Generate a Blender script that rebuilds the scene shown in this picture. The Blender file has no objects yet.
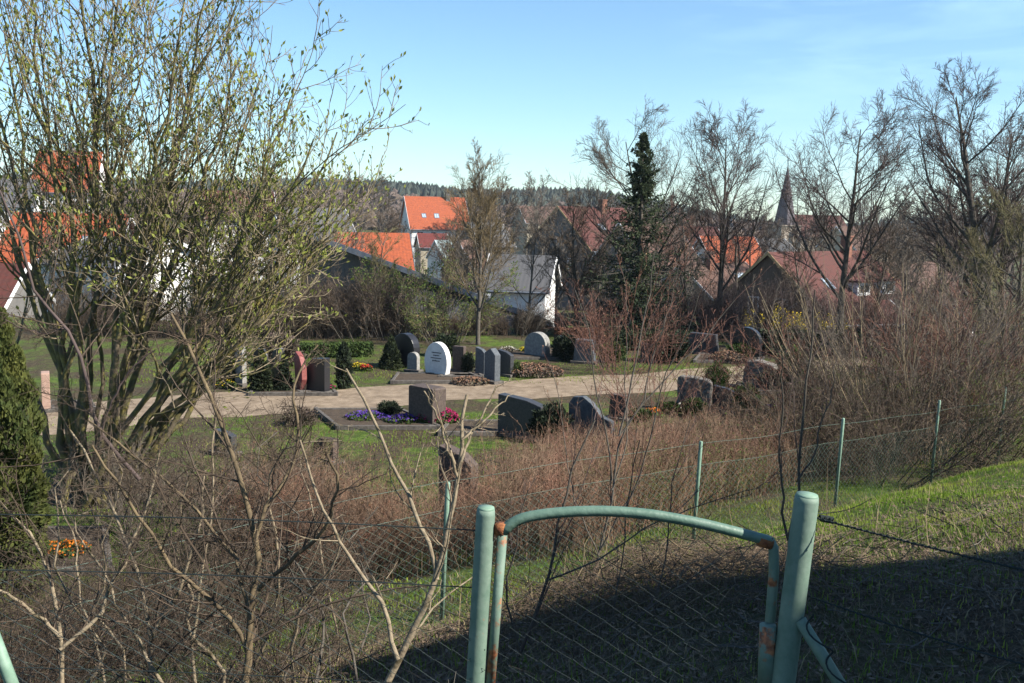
import bpy, bmesh, math, random
import numpy as np
from mathutils import Vector, Matrix, Euler
R = math.radians
scn = bpy.context.scene
col = scn.collection

# ------------------------------------------------------------------ camera, sky, sun, exposure
F = 1000.0; W = 1024; H = 683
PITCH = 7.2; ROLL = 1.2
cam_d = bpy.data.cameras.new('camera'); cam = bpy.data.objects.new('camera', cam_d); col.objects.link(cam)
cam_d.sensor_width = 36; cam_d.lens = F * 36 / W
cam_d.clip_start = 0.05; cam_d.clip_end = 6000
camR = Matrix.Rotation(R(90 - PITCH), 3, 'X') @ Matrix.Rotation(R(ROLL), 3, 'Z')
cam.matrix_world = camR.to_4x4()
scn.camera = cam
scn.view_settings.view_transform = 'Standard'
scn.view_settings.look = 'None'
scn.view_settings.gamma = 1
scn.view_settings.exposure = 1.35
SUN_EL = 40.0; SUN_AZ = -20.0       # azimuth measured from +X towards +Y
sdir = Vector((math.cos(R(SUN_EL)) * math.cos(R(SUN_AZ)), math.cos(R(SUN_EL)) * math.sin(R(SUN_AZ)), math.sin(R(SUN_EL))))
sun_d = bpy.data.lights.new('sun', 'SUN'); sun_d.energy = 5.0; sun_d.angle = R(0.5); sun_d.color = (1.0, 0.93, 0.82)
sun = bpy.data.objects.new('sun', sun_d); col.objects.link(sun)
sun.rotation_euler = sdir.to_track_quat('Z', 'Y').to_euler()
wd = bpy.data.worlds.new('World'); scn.world = wd; wd.use_nodes = True
nt = wd.node_tree; bg = nt.nodes['Background']
sky = nt.nodes.new('ShaderNodeTexSky'); sky.sky_type = 'NISHITA'; sky.sun_disc = False
sky.sun_elevation = R(SUN_EL); sky.sun_rotation = R(90 - SUN_AZ)
sky.air_density = 1.0; sky.dust_density = 0.15; sky.ozone_density = 1.0
bg.inputs[1].default_value = 0.068
# thin cirrus wisps, laid out by direction in the sky
tc = nt.nodes.new('ShaderNodeTexCoord'); mp = nt.nodes.new('ShaderNodeMapping')
mp.inputs['Scale'].default_value = (4, 4.0, 22.0); mp.inputs['Location'].default_value = (.35, .1, .2); mp.inputs['Rotation'].default_value = (0, 0.12, 0)
nz = nt.nodes.new('ShaderNodeTexNoise'); nz.inputs['Scale'].default_value = 1.6; nz.inputs['Detail'].default_value = 7
nz.inputs['Distortion'].default_value = 0.6
rp = nt.nodes.new('ShaderNodeValToRGB'); rp.color_ramp.elements[0].position = 0.46; rp.color_ramp.elements[1].position = 0.75
rp.color_ramp.elements[1].color = (0.4, 0.4, 0.4, 1)
mx = nt.nodes.new('ShaderNodeMixRGB'); mx.inputs[2].default_value = (6.2, 7.2, 8.2, 1)
nt.links.new(tc.outputs['Generated'], mp.inputs[0]); nt.links.new(mp.outputs[0], nz.inputs[0])
vd = nt.nodes.new('ShaderNodeVectorMath'); vd.operation = 'DOT_PRODUCT'; vd.inputs[1].default_value = Vector((.35, .92, .2)).normalized()
nt.links.new(tc.outputs['Generated'], vd.inputs[0]); mr = nt.nodes.new('ShaderNodeMapRange'); mr.inputs[1].default_value = .975; mr.inputs[2].default_value = .998
nt.links.new(vd.outputs['Value'], mr.inputs[0]); mm = nt.nodes.new('ShaderNodeMath'); mm.operation = 'MULTIPLY'
nt.links.new(nz.outputs[0], rp.inputs[0]); nt.links.new(rp.outputs[0], mm.inputs[0]); nt.links.new(mr.outputs[0], mm.inputs[1]); nt.links.new(mm.outputs[0], mx.inputs[0])
nt.links.new(sky.outputs[0], mx.inputs[1]); tint = nt.nodes.new('ShaderNodeMixRGB'); tint.blend_type = 'MULTIPLY'; tint.inputs[0].default_value = 1; tint.inputs[2].default_value = (.74, .96, 1.12, 1)
nt.links.new(mx.outputs[0], tint.inputs[1]); nt.links.new(tint.outputs[0], bg.inputs[0])

# ------------------------------------------------------------------ where pixels land in the world
def ray(px, py):
    return camR @ Vector(((px - W / 2) / F, -(py - H / 2) / F, -1))
def P(px, py, Y):
    r = ray(px, py); return r * (Y / r.y)
FX, FY = -0.6, 8.2; DX, DY = 0.693, 0.721
CEM = -4.7
def sst(x): 
    x = np.clip(x, 0, 1); return x * x * (3 - 2 * x)
def ground(x, y):
    x = np.asarray(x, float); y = np.asarray(y, float)
    s = (x - FX) * DX + (y - FY) * DY
    t = (x - FX) * DY - (y - FY) * DX
    base = -3.5 - 0.073 * np.clip(s, 0, 16)
    up = base + 2.2 * (1 - np.exp(-np.maximum(t, 0) / 3.8))
    dn = base + (CEM - base) * sst(-t / 4.5)
    z = np.where(t > 0, up, dn)
    z = z + np.where(t > -0.5, 1, 0) * 0.04 * np.sin(x * 1.7 + y) * np.sin(y * 1.3 - x * .6) * np.clip((t + .5), 0, 1)
    z = z + np.where(y > 40, 1, 0) * (-5.3 * sst((y - 41) / 22.0))
    z = z + 15 * sst((y - 240) / 420.0) + 5.5 * sst((y - 110) / 120.) * sst((-x - 5) / 60.)
    z = z - 10 * sst((x + 20) / 190.) * sst((y - 330) / 220.) + (2.2 * np.sin(x * .017 + 1) + 1.5 * np.sin(x * .041 + y * .01)) * sst((y - 380) / 200.)
    return z
def gz(x, y): return float(ground(x, y))
def G(px, py):
    r = ray(px, py); d = 2.0; last = None
    while d < 80:
        p = r * (d / r.y)
        if p.z < gz(p.x, p.y):
            lo, hi = d - 0.25, d
            for _ in range(20):
                m = (lo + hi) / 2; p = r * (m / r.y)
                if p.z < gz(p.x, p.y): hi = m
                else: lo = m
            return r * (hi / r.y)
        d += 0.25
    return r * (80 / r.y)
def at(px, Y):
    """ground point seen in column px at distance Y"""
    X = (px - W / 2) / F * Y
    for _ in range(6):
        z = gz(X, Y)
        r = None
        # find the pixel row of (X,Y,z)
        v = camR.transposed() @ Vector((X, Y, z)); cx = W / 2 + F * v.x / -v.z
        X += (px - cx) / F * Y
    return Vector((X, Y, gz(X, Y)))
def zpix(py, X, Y):
    """height of pixel row py above point X,Y"""
    lo, hi = -40.0, 90.0
    for _ in range(40):
        m = (lo + hi) / 2; v = camR.transposed() @ Vector((X, Y, m)); y = H / 2 - F * v.y / -v.z
        if y > py: lo = m
        else: hi = m
    return lo

# ------------------------------------------------------------------ materials
M = {}
def mat(name, c, c2=None, rough=0.85, scale=8.0, bump=0.0, detail=4, c3=None, spec=0.3, bscale=None, trans=0.0, lo=.35, hi=.65, stretch=None, metallic=0.0):
    kk = lambda v: v and tuple(x * (.74 if max(v) < .45 else .84) for x in v)
    c, c2, c3 = kk(c), kk(c2), kk(c3)
    m = bpy.data.materials.new(name); m.use_nodes = True; n = m.node_tree.nodes; l = m.node_tree.links
    b = n['Principled BSDF']; b.inputs['Roughness'].default_value = rough
    b.inputs['Specular IOR Level'].default_value = spec; b.inputs['Metallic'].default_value = metallic
    b.inputs['Base Color'].default_value = (*c, 1)
    tc = n.new('ShaderNodeTexCoord'); src = tc.outputs['Object']
    if stretch:
        mp = n.new('ShaderNodeMapping'); mp.inputs['Scale'].default_value = stretch; l.new(src, mp.inputs[0]); src = mp.outputs[0]
    if c2:
        nz = n.new('ShaderNodeTexNoise'); nz.inputs['Scale'].default_value = scale; nz.inputs['Detail'].default_value = detail
        nz.inputs['Roughness'].default_value = 0.65
        l.new(src, nz.inputs['Vector'])
        r = n.new('ShaderNodeValToRGB'); e = r.color_ramp.elements
        e[0].position = lo; e[1].position = hi; e[0].color = (*c, 1); e[1].color = (*c2, 1)
        if c3:
            k = e.new((lo + hi) / 2); k.color = (*c3, 1)
        l.new(nz.outputs[0], r.inputs[0]); l.new(r.outputs[0], b.inputs['Base Color'])
    if bump:
        nb = n.new('ShaderNodeTexNoise'); nb.inputs['Scale'].default_value = bscale or scale * 3; nb.inputs['Detail'].default_value = 6
        l.new(src, nb.inputs['Vector'])
        bp = n.new('ShaderNodeBump'); bp.inputs['Strength'].default_value = bump; bp.inputs['Distance'].default_value = 0.03
        l.new(nb.outputs[0], bp.inputs['Height']); l.new(bp.outputs[0], b.inputs['Normal'])
    if trans:
        t = n.new('ShaderNodeBsdfTranslucent'); ms = n.new('ShaderNodeMixShader'); ms.inputs[0].default_value = trans
        if c2: l.new(r.outputs[0], t.inputs[0])
        else: t.inputs[0].default_value = (*c, 1)
        l.new(b.outputs[0], ms.inputs[1]); l.new(t.outputs[0], ms.inputs[2]); l.new(ms.outputs[0], n['Material Output'].inputs[0])
    M[name] = m; return m

def roofmat(name, c, c2, row=0.33, wave=True):
    """tile courses running along the local ridge"""
    m = mat(name, tuple(v * 1.1 for v in c), tuple(v * .75 for v in c2), rough=0.8, scale=3.5, detail=9, lo=.3, hi=.7)
    n = m.node_tree.nodes; l = m.node_tree.links; b = n['Principled BSDF']
    tc = n.new('ShaderNodeTexCoord'); w = n.new('ShaderNodeTexWave'); w.bands_direction = 'Z'; w.wave_profile = 'SAW'
    w.inputs['Scale'].default_value = 1 / row / 3.2; l.new(tc.outputs['Object'], w.inputs[0])
    w2 = n.new('ShaderNodeTexWave'); w2.bands_direction = 'X'; w2.inputs['Scale'].default_value = 1 / 0.25 / 3.2; l.new(tc.outputs['Object'], w2.inputs[0])
    ad = n.new('ShaderNodeMath'); ad.operation = 'MULTIPLY_ADD'; ad.inputs[1].default_value = .22; l.new(w2.outputs['Fac'], ad.inputs[0]); l.new(w.outputs['Fac'], ad.inputs[2])
    bp = n.new('ShaderNodeBump'); bp.inputs['Strength'].default_value = 0.6; bp.inputs['Distance'].default_value = 0.04
    l.new(ad.outputs[0], bp.inputs['Height']); l.new(bp.outputs[0], b.inputs['Normal'])
    return m

mat('bark_tan', (0.184, 0.143, 0.092), (0.088, 0.071, 0.037), scale=9, bump=.4, c3=(.27, .22, .15))
mat('bark_moss', (0.144, 0.117, 0.077), (0.270, 0.225, 0.072), scale=5, bump=.5, c3=(.13, .12, .05), lo=.4, hi=.62)
mat('bark_pale', (0.184, 0.139, 0.078), (0.082, 0.061, 0.037), scale=7, bump=.3)
mat('bark_dark', (.05, .042, .034), (.105, .09, .07), scale=6, bump=.5)
mat('bark_grey', (.13, .115, .095), (.075, .065, .052), scale=6, bump=.5)
mat('twig_brown', (0.135, 0.095, 0.065), (0.092, 0.071, 0.054), scale=3)
mat('twig_dark', (.10, .072, .05), (.055, .04, .028), scale=3)
mat('twig_tan', (.20, .15, .075), (.14, .10, .055), scale=1)
mat('twig_grey', (0.151, 0.125, 0.097), (0.108, 0.089, 0.071), scale=3)
mat('twig_purple', (0.106, 0.076, 0.071), (0.076, 0.055, 0.049), scale=3)
mat('twig_olive', (0.190, 0.170, 0.075), (0.120, 0.100, 0.050), scale=2)
mat('twig_red', (0.212, 0.102, 0.072), (0.128, 0.064, 0.047), scale=4)
mat('twig_straw', (0.372, 0.293, 0.180), (0.259, 0.197, 0.124), scale=4)
mat('twig_hedge', (.33, .165, .115), (.13, .065, .045), scale=1.6, c3=(.27, .19, .125))
mat('bud_green', (.30, .36, .06), (.16, .21, .035), scale=6, trans=.35, c3=(.29, .31, .08))
mat('leaf_green', (.16, .24, .04), (.08, .14, .025), scale=2, trans=.35)
mat('bud_pink', (.25, .13, .09), (.33, .2, .12), scale=6, trans=.2)
mat('needle_dark', (.016, .030, .012), (.045, .060, .022), scale=2.2, trans=.1)
mat('needle_spruce', (.022, .042, .018), (.065, .085, .035), scale=1.5, trans=.15)
mat('needle_thuja', (.035, .06, .014), (.12, .13, .028), scale=3, trans=.2)
mat('needle_brown', (.10, .062, .035), (.16, .10, .05), scale=3)
mat('leaf_box', (.025, .055, .012), (.07, .11, .02), scale=7, trans=.15)
mat('leaf_dark', (.010, .02, .010), (.025, .04, .016), scale=7)
mat('leaf_copper', (0.160, 0.068, 0.036), (0.088, 0.040, 0.024), scale=5)
mat('leaf_heather', (.13, .09, .08), (.08, .075, .04), scale=5)
for nme, c in dict(magenta=(.45, .02, .13), violet=(.13, .06, .42), orange=(.75, .22, .02), yellow=(.75, .55, .03), white=(.75, .72, .62), red=(.6, .05, .03)).items():
    mat('flower_' + nme, c, tuple(v * .7 for v in c), scale=20, trans=.25)
mat('green_paint', (.085, .16, .12), (.14, .225, .175), rough=.5, scale=14, bump=.12, spec=.45)
# paint worn to rust in blotches
def rusty(name, lo, hi):
    m = mat(name, (.115, .19, .145), (.18, .255, .205), rough=.7, scale=16, bump=.06, spec=.4)
    n = m.node_tree.nodes; l = m.node_tree.links; b = n['Principled BSDF']
    old = b.inputs['Base Color'].links[0].from_socket
    tc = n.new('ShaderNodeTexCoord'); nz = n.new('ShaderNodeTexNoise'); nz.inputs['Scale'].default_value = 5.5; nz.inputs['Detail'].default_value = 8
    nz.inputs['Roughness'].default_value = .7
    l.new(tc.outputs['Object'], nz.inputs[0]); rr = n.new('ShaderNodeValToRGB'); rr.color_ramp.elements[0].position = lo; rr.color_ramp.elements[1].position = hi
    l.new(nz.outputs[0], rr.inputs[0])
    n2 = n.new('ShaderNodeTexNoise'); n2.inputs['Scale'].default_value = 60; l.new(tc.outputs['Object'], n2.inputs[0])
    r2 = n.new('ShaderNodeValToRGB'); r2.color_ramp.elements[0].color = (.11, .035, .015, 1); r2.color_ramp.elements[1].color = (.30, .12, .05, 1)
    r2.color_ramp.elements[0].position = .35; r2.color_ramp.elements[1].position = .65
    l.new(n2.outputs[0], r2.inputs[0])
    mx = n.new('ShaderNodeMixRGB'); l.new(rr.outputs[0], mx.inputs[0]); l.new(old, mx.inputs[1]); l.new(r2.outputs[0], mx.inputs[2])
    l.new(mx.outputs[0], b.inputs['Base Color'])
rusty('rusty_paint', .53, .58); rusty('worn_paint', .60, .63)
mat('rust', (.13, .04, .018), (.32, .13, .05), rough=.9, scale=40, bump=.3)
mat('wire_dark', (.02, .028, .03), (.035, .045, .045), rough=.8, scale=20, spec=.1)
mat('wire_green', (.055, .10, .078), (.10, .15, .12), rough=.6, scale=20)
mat('post_green', (.16, .27, .20), (.24, .36, .28), rough=.6, scale=25, spec=.3)
mat('stone_dark', (.028, .03, .034), (.06, .062, .068), rough=.45, scale=30, spec=.45, bump=.05)
mat('stone_black', (.014, .014, .017), (.03, .03, .034), rough=.3, scale=60, spec=.5)
mat('stone_blue', (.06, .072, .085), (.11, .125, .14), rough=.6, scale=18, bump=.15)
mat('stone_brown', (.06, .045, .04), (.12, .09, .075), rough=.7, scale=22, bump=.3)
mat('stone_red', (.20, .055, .05), (.30, .10, .09), rough=.6, scale=14, bump=.2)
mat('stone_pink', (.34, .22, .17), (.42, .29, .23), rough=.75, scale=10, bump=.3)
mat('stone_white', (.62, .62, .60), (.76, .76, .74), rough=.7, scale=6, bump=.08)
mat('stone_grey', (.20, .20, .19), (.33, .32, .30), rough=.8, scale=12, bump=.3)
mat('stone_rough', (.09, .085, .078), (.22, .20, .18), rough=.95, scale=9, bump=.9, bscale=14)
mat('stone_kerb', (.06, .055, .05), (.15, .135, .12), rough=.9, scale=9, bump=.3)
mat('inscription', (.05, .055, .07), rough=.7)
mat('soil', (.045, .032, .022), (.085, .062, .042), rough=1, scale=9, bump=.8)
mat('wall_white', (.74, .74, .72), (.66, .66, .64), rough=.9, scale=1.2, bump=.08, bscale=40)
mat('wall_grey', (.19, .18, .17), (.14, .135, .13), rough=.9, scale=1.5)
mat('wall_cream', (.45, .40, .30), (.36, .31, .23), rough=.9, scale=1.5)
mat('wall_brick', (.26, .12, .08), (.18, .085, .06), rough=.9, scale=6)
mat('wall_wood', (.085, .062, .045), (.13, .10, .078), rough=.85, scale=3, stretch=(8, 8, .5), bump=.3)
mat('wall_board', (.115, .105, .095), (.18, .165, .15), rough=.85, scale=3, stretch=(8, 8, .5), bump=.3)
mat('trim_white', (.72, .72, .72), rough=.6); mat('trim_blue', (.12, .14, .17), (.19, .21, .25), scale=5, rough=.5)
mat('trim_ochre', (.45, .33, .16), (.36, .26, .13), scale=3)
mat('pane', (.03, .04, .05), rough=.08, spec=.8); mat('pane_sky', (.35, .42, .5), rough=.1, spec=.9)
roofmat('roof_orange', (.38, .088, .03), (.30, .075, .035)); roofmat('roof_red', (.10, .026, .02), (.085, .036, .028))
roofmat('roof_brown', (.12, .062, .045), (.095, .06, .048)); roofmat('roof_grey', (.085, .085, .09), (.14, .14, .145)); roofmat('roof_maroon', (.16, .03, .025), (.10, .025, .02))
roofmat('roof_slate', (.055, .057, .062), (.085, .085, .088)); roofmat('roof_teal', (.25, .33, .34), (.33, .42, .43))
mat('spire_dark', (.075, .065, .075), (.12, .10, .11), scale=3); mat('sandstone', (.42, .36, .29), (.32, .27, .22), scale=3)

# ground
def ground_mat():
    m = bpy.data.materials.new('ground_turf'); m.use_nodes = True; n = m.node_tree.nodes; l = m.node_tree.links; b = n['Principled BSDF']
    b.inputs['Roughness'].default_value = .95; b.inputs['Specular IOR Level'].default_value = .15
    tc = n.new('ShaderNodeTexCoord')
    def noise(s, d=6, r=.65):
        k = n.new('ShaderNodeTexNoise'); k.inputs['Scale'].default_value = s; k.inputs['Detail'].default_value = d; k.inputs['Roughness'].default_value = r
        l.new(tc.outputs['Object'], k.inputs[0]); return k.outputs[0]
    def ramp(src, stops):
        r = n.new('ShaderNodeValToRGB'); e = r.color_ramp.elements
        e[0].position, e[0].color = stops[0][0], (*stops[0][1], 1); e[1].position, e[1].color = stops[-1][0], (*stops[-1][1], 1)
        for p, c in stops[1:-1]: k = e.new(p); k.color = (*c, 1)
        l.new(src, r.inputs[0]); return r.outputs[0]
    fine = ramp(noise(5.5), [(.3, (.022, .034, .01)), (.5, (.06, .10, .015)), (.62, (.095, .135, .024)), (.75, (.15, .13, .055))])
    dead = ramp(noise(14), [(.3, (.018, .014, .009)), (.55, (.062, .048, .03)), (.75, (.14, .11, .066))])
    mask = ramp(noise(.55, 8, .75), [(.40, (0, 0, 0)), (.54, (1, 1, 1))])
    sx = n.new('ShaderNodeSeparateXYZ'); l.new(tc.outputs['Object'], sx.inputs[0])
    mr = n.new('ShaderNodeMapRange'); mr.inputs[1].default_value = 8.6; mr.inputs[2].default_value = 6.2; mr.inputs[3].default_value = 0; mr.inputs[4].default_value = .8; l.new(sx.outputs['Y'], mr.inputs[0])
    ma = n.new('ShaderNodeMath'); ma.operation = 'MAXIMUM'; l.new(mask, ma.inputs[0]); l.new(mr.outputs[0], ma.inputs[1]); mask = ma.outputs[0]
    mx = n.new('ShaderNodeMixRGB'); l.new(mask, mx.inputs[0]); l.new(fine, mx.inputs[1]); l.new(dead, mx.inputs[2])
    l.new(mx.outputs[0], b.inputs['Base Color'])
    bp = n.new('ShaderNodeBump'); bp.inputs['Strength'].default_value = 1; bp.inputs['Distance'].default_value = .06
    l.new(noise(22), bp.inputs['Height']); l.new(bp.outputs[0], b.inputs['Normal'])
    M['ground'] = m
ground_mat()
mat('gravel', (.165, .122, .082), (.32, .25, .178), rough=.95, scale=3.5, bump=.5, bscale=90, detail=9)
mat('blade_green', (.10, .19, .018), (.32, .38, .055), scale=1.1, trans=.35, c3=(.18, .29, .03))
mat('blade_straw', (.32, .27, .14), (.23, .18, .10), scale=3, trans=.2)
mat('litter', (.09, .06, .04), (.19, .14, .095), scale=25)
mat('forest_green', (.022, .034, .028), (.05, .062, .045), scale=.05, lo=.4, hi=.6)
mat('forest_brown', (.085, .062, .052), (.12, .085, .062), scale=.06)

# ------------------------------------------------------------------ mesh helpers
def tag(o, label=None, cat=None, group=None, kind=None):
    if label: o['label'] = label
    if cat: o['category'] = cat
    if group: o['group'] = group
    if kind: o['kind'] = kind
    return o
def raw(name, V, Fc, m, parent=None, smooth=False):
    """V (n,3) array, Fc list of arrays each (k,c) of equal corner count"""
    me = bpy.data.meshes.new(name); V = np.asarray(V, np.float32).reshape(-1, 3)
    if not isinstance(Fc, list): Fc = [Fc]
    Fc = [np.asarray(f, np.int32) for f in Fc if len(f)]
    me.vertices.add(len(V)); me.vertices.foreach_set('co', V.ravel())
    nl = sum(f.size for f in Fc); nf = sum(len(f) for f in Fc)
    me.loops.add(nl); me.loops.foreach_set('vertex_index', np.concatenate([f.ravel() for f in Fc]))
    st = []; o = 0
    for f in Fc:
        st.append(o + np.arange(len(f)) * f.shape[1]); o += f.size
    me.polygons.add(nf); me.polygons.foreach_set('loop_start', np.concatenate(st).astype(np.int32))
    me.polygons.foreach_set('use_smooth', np.full(nf, smooth))
    me.update(calc_edges=True); me.validate()
    me.materials.append(M[m]); ob = bpy.data.objects.new(name, me); col.objects.link(ob)
    if parent: ob.parent = parent
    return ob
def empty(name, loc, rz=0):
    o = bpy.data.objects.new(name, None); col.objects.link(o); o.location = loc; o.rotation_euler = (0, 0, rz); o.empty_display_size = .2
    return o
def tubes(P_, Rr, S=4, closed_tip=True):
    """P_ (N,K,3), Rr (N,K) -> verts, quads"""
    P_ = np.asarray(P_, float); N, K, _ = P_.shape
    T = np.gradient(P_, axis=1); T /= np.linalg.norm(T, axis=2, keepdims=True) + 1e-9
    m = T.mean(axis=1); ref = np.where(np.abs(m[:, 2:3]) < .8, np.array([[0, 0, 1.]]), np.array([[1., 0, 0]]))
    ref = np.repeat(ref[:, None], K, 1)
    A = np.cross(T, ref); A /= np.linalg.norm(A, axis=2, keepdims=True) + 1e-9
    B = np.cross(T, A)
    an = np.arange(S) * 2 * np.pi / S
    V = P_[:, :, None] + Rr[:, :, None, None] * (A[:, :, None] * np.cos(an)[None, None, :, None] + B[:, :, None] * np.sin(an)[None, None, :, None])
    idx = np.arange(N * K * S).reshape(N, K, S)
    a = idx[:, :-1]; b = idx[:, 1:]
    q = np.stack([a, np.roll(a, -1, 2), np.roll(b, -1, 2), b], -1).reshape(-1, 4)
    return V.reshape(-1, 3), q
class MB:
    def __init__(s): s.v = []; s.f = {}; s.n = 0
    def add(s, V, Fc):
        V = np.asarray(V, float).reshape(-1, 3)
        Fc = Fc if isinstance(Fc, list) and len(Fc) and isinstance(Fc[0], np.ndarray) else [np.asarray(Fc)]
        for f in Fc:
            if len(f): s.f.setdefault(f.shape[1], []).append(f + s.n)
        s.v.append(V); s.n += len(V); return s
    def tube(s, pts, r, S=8, caps=True):
        pts = np.asarray(pts, float); r = np.full(len(pts), r) if np.isscalar(r) else np.asarray(r, float)
        V, q = tubes(pts[None], r[None], S); s.add(V, q)
        if caps:
            k = s.n - len(V); n = len(V)
            s.f.setdefault(S, []).append(np.array([list(range(k + S))[k:][::-1], list(range(k + n))[k + n - S:]]))
        return s
    def box(s, c, d, rz=0):
        x, y, z = d[0] / 2, d[1] / 2, d[2] / 2
        V = np.array([(a * x, b * y, e * z) for e in (-1, 1) for b in (-1, 1) for a in (-1, 1)])
        if rz: V = V @ np.array([[math.cos(rz), math.sin(rz), 0], [-math.sin(rz), math.cos(rz), 0], [0, 0, 1]])
        s.add(V + np.array(c), np.array([(0, 2, 3, 1), (4, 5, 7, 6), (0, 1, 5, 4), (2, 6, 7, 3), (0, 4, 6, 2), (1, 3, 7, 5)])); return s
    def prism(s, poly, y0, y1):
        """polygon in XZ extruded along Y"""
        n = len(poly); V = [(p[0], y0, p[1]) for p in poly] + [(p[0], y1, p[1]) for p in poly]
        Fq = np.array([(i, (i + 1) % n, n + (i + 1) % n, n + i) for i in range(n)])[:, ::-1]
        k = s.n; s.add(V, Fq); s.f.setdefault(n, []).append(np.array([list(range(n)), list(range(2 * n))[n:][::-1]]) + k)
        return s
    def build(s, name, m, parent=None, smooth=False, bevel=0):
        o = raw(name, np.concatenate(s.v), [np.concatenate(f) for f in s.f.values()], m, parent, smooth)
        if bevel:
            b = o.modifiers.new('bevel', 'BEVEL'); b.width = bevel; b.segments = 2; b.limit_method = 'ANGLE'; b.angle_limit = R(40)
        return o

# ------------------------------------------------------------------ growing branches (vectorised)
def unit(v): return v / (np.linalg.norm(v, axis=-1, keepdims=True) + 1e-9)
def grow(g, S0, D0, L, r0, K, wob, up, tip=.35):
    N = len(S0); P_ = np.zeros((N, K, 3)); P_[:, 0] = S0; d = unit(D0.copy())
    st = (L / (K - 1))[:, None]
    for k in range(1, K):
        d = unit(d + g.normal(0, wob, (N, 3)) + np.array([0, 0, up]) / K)
        P_[:, k] = P_[:, k - 1] + d * st
    tt = np.linspace(0, 1, K)[None]
    return P_, r0[:, None] * (1 - tt * (1 - tip))
def sprout(g, P_, Rr, n, t0, t1, ang, lr, rr, shape=.6, rmin=.001, ln0=None, jit=.3):
    N, K, _ = P_.shape
    par = np.repeat(np.arange(N), n); C = len(par)
    t = t0 + (t1 - t0) * ((np.tile(np.arange(n), N) + g.random(C)) / n)
    f = t * (K - 1); i = np.minimum(f.astype(int), K - 2); w = (f - i)[:, None]
    pos = P_[par, i] * (1 - w) + P_[par, i + 1] * w
    tan = unit(P_[par, i + 1] - P_[par, i]); rad = Rr[par, i] * (1 - w[:, 0]) + Rr[par, i + 1] * w[:, 0]
    rnd = g.normal(0, 1, (C, 3)); side = unit(rnd - (rnd * tan).sum(1, keepdims=True) * tan)
    a = np.radians(ang[0] + (ang[1] - ang[0]) * g.random(C))[:, None]
    d = tan * np.cos(a) + side * np.sin(a)
    plen = np.linalg.norm(np.diff(P_, axis=1), axis=2).sum(1)[par]
    ln = plen * lr * (1 - shape * (t - t0) / max(t1 - t0, .01)) * (1 + jit * (g.random(C) * 2 - 1))
    return pos, d, ln, np.maximum(rad * rr, rmin)
def leaves(g, P_, n, size, t0=.3, spread=.6, up=.3, aspect=.5):
    N, K, _ = P_.shape; par = np.repeat(np.arange(N), n); C = len(par)
    t = t0 + (1 - t0) * g.random(C); f = t * (K - 1); i = np.minimum(f.astype(int), K - 2); w = (f - i)[:, None]
    pos = P_[par, i] * (1 - w) + P_[par, i + 1] * w; tan = unit(P_[par, i + 1] - P_[par, i])
    d = unit(tan + g.normal(0, spread, (C, 3)) + np.array([0, 0, up])); s = unit(np.cross(d, g.normal(0, 1, (C, 3))))
    L = (size * (.6 + .8 * g.random(C)))[:, None]
    V = np.stack([pos, pos + d * L * .5 + s * L * aspect * .5, pos + d * L, pos + d * L * .5 - s * L * aspect * .5], 1)
    return V.reshape(-1, 3), np.arange(C * 4).reshape(-1, 4)
def merge(parts):
    V = []; Q = []; o = 0
    for v, q in parts: V.append(v); Q.append(q + o); o += len(v)
    return np.concatenate(V), np.concatenate(Q)
def poly_resample(pts, K):
    pts = np.array([list(p) for p in pts], float); d = np.r_[0, np.cumsum(np.linalg.norm(np.diff(pts, axis=0), axis=1))]
    t = np.linspace(0, d[-1], K); return np.stack([np.interp(t, d, pts[:, i]) for i in range(3)], 1)

def plant(name, label, cat, base, seeds, levels, tm, cm, seed, group=None, leafspec=None, tipmin=.002, trunk_levels=1, part_names=('trunk', 'crown'), leaf_part='leaves', S0=7):
    """seeds: (P_,R) list of explicit first-level stems in coordinates relative to base; levels: list of dicts"""
    g = np.random.default_rng(seed)
    root = empty(name, base); tag(root, label, cat, group)
    cur = seeds; tr = []; cr = []
    for P_, Rr in cur: tr.append(tubes(P_, Rr, S0))
    for li, lv in enumerate(levels):
        nxt = []
        for P_, Rr in cur:
            a = sprout(g, P_, Rr, lv['n'], lv.get('t0', .2), lv.get('t1', 1), lv['ang'], lv['lr'], lv.get('rr', .6), lv.get('shape', .6), lv.get('rmin', tipmin), jit=lv.get('jit', .35))
            nxt.append(grow(g, a[0], a[1], a[2], a[3], lv.get('K', 5), lv.get('wob', .12), lv.get('up', .2), lv.get('tip', .4)))
        (tr if li + 1 < trunk_levels else cr).extend(tubes(p, r, lv.get('S', 3)) for p, r in nxt)
        if lv.get('all'): cur = cur + nxt
        else: cur = nxt
    V, q = merge(tr); raw(part_names[0], V, q, tm, root, True)
    if cr: V, q = merge(cr); raw(part_names[1], V, q, cm, root, False)
    if leafspec:
        L = [leaves(g, p, leafspec['n'], leafspec['size'], leafspec.get('t0', .3), leafspec.get('spread', .6), leafspec.get('up', .3), leafspec.get('aspect', .5)) for p, r in cur]
        V, q = merge(L); raw(leaf_part, V, q, leafspec['m'], root)
    return root
def stems(g, n, spread, h, r, lean=.35, K=8, wob=.06, up=.3, hj=.25, leanx=0):
    a = g.random(n) * 2 * np.pi; d0 = np.stack([np.cos(a), np.sin(a), np.zeros(n)], 1); rad = np.sqrt(g.random(n))[:, None]
    S = d0 * rad * spread * .5; D = d0 * rad * lean * 2 + np.array([leanx, 0, 1.])
    L = h * (1 - hj * g.random(n) * 1.2)
    return [grow(g, S, D, L, r * (.6 + .5 * g.random(n)), K, wob, up, .3)]
def trunk(g, h, r, lean=(0, 0), K=10, wob=.03, tip=.12):
    return [grow(g, np.array([[0, 0, -.1]]), np.array([[lean[0], lean[1], 1.]]), np.array([h]), np.array([r]), K, wob, .15, tip)]

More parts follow.
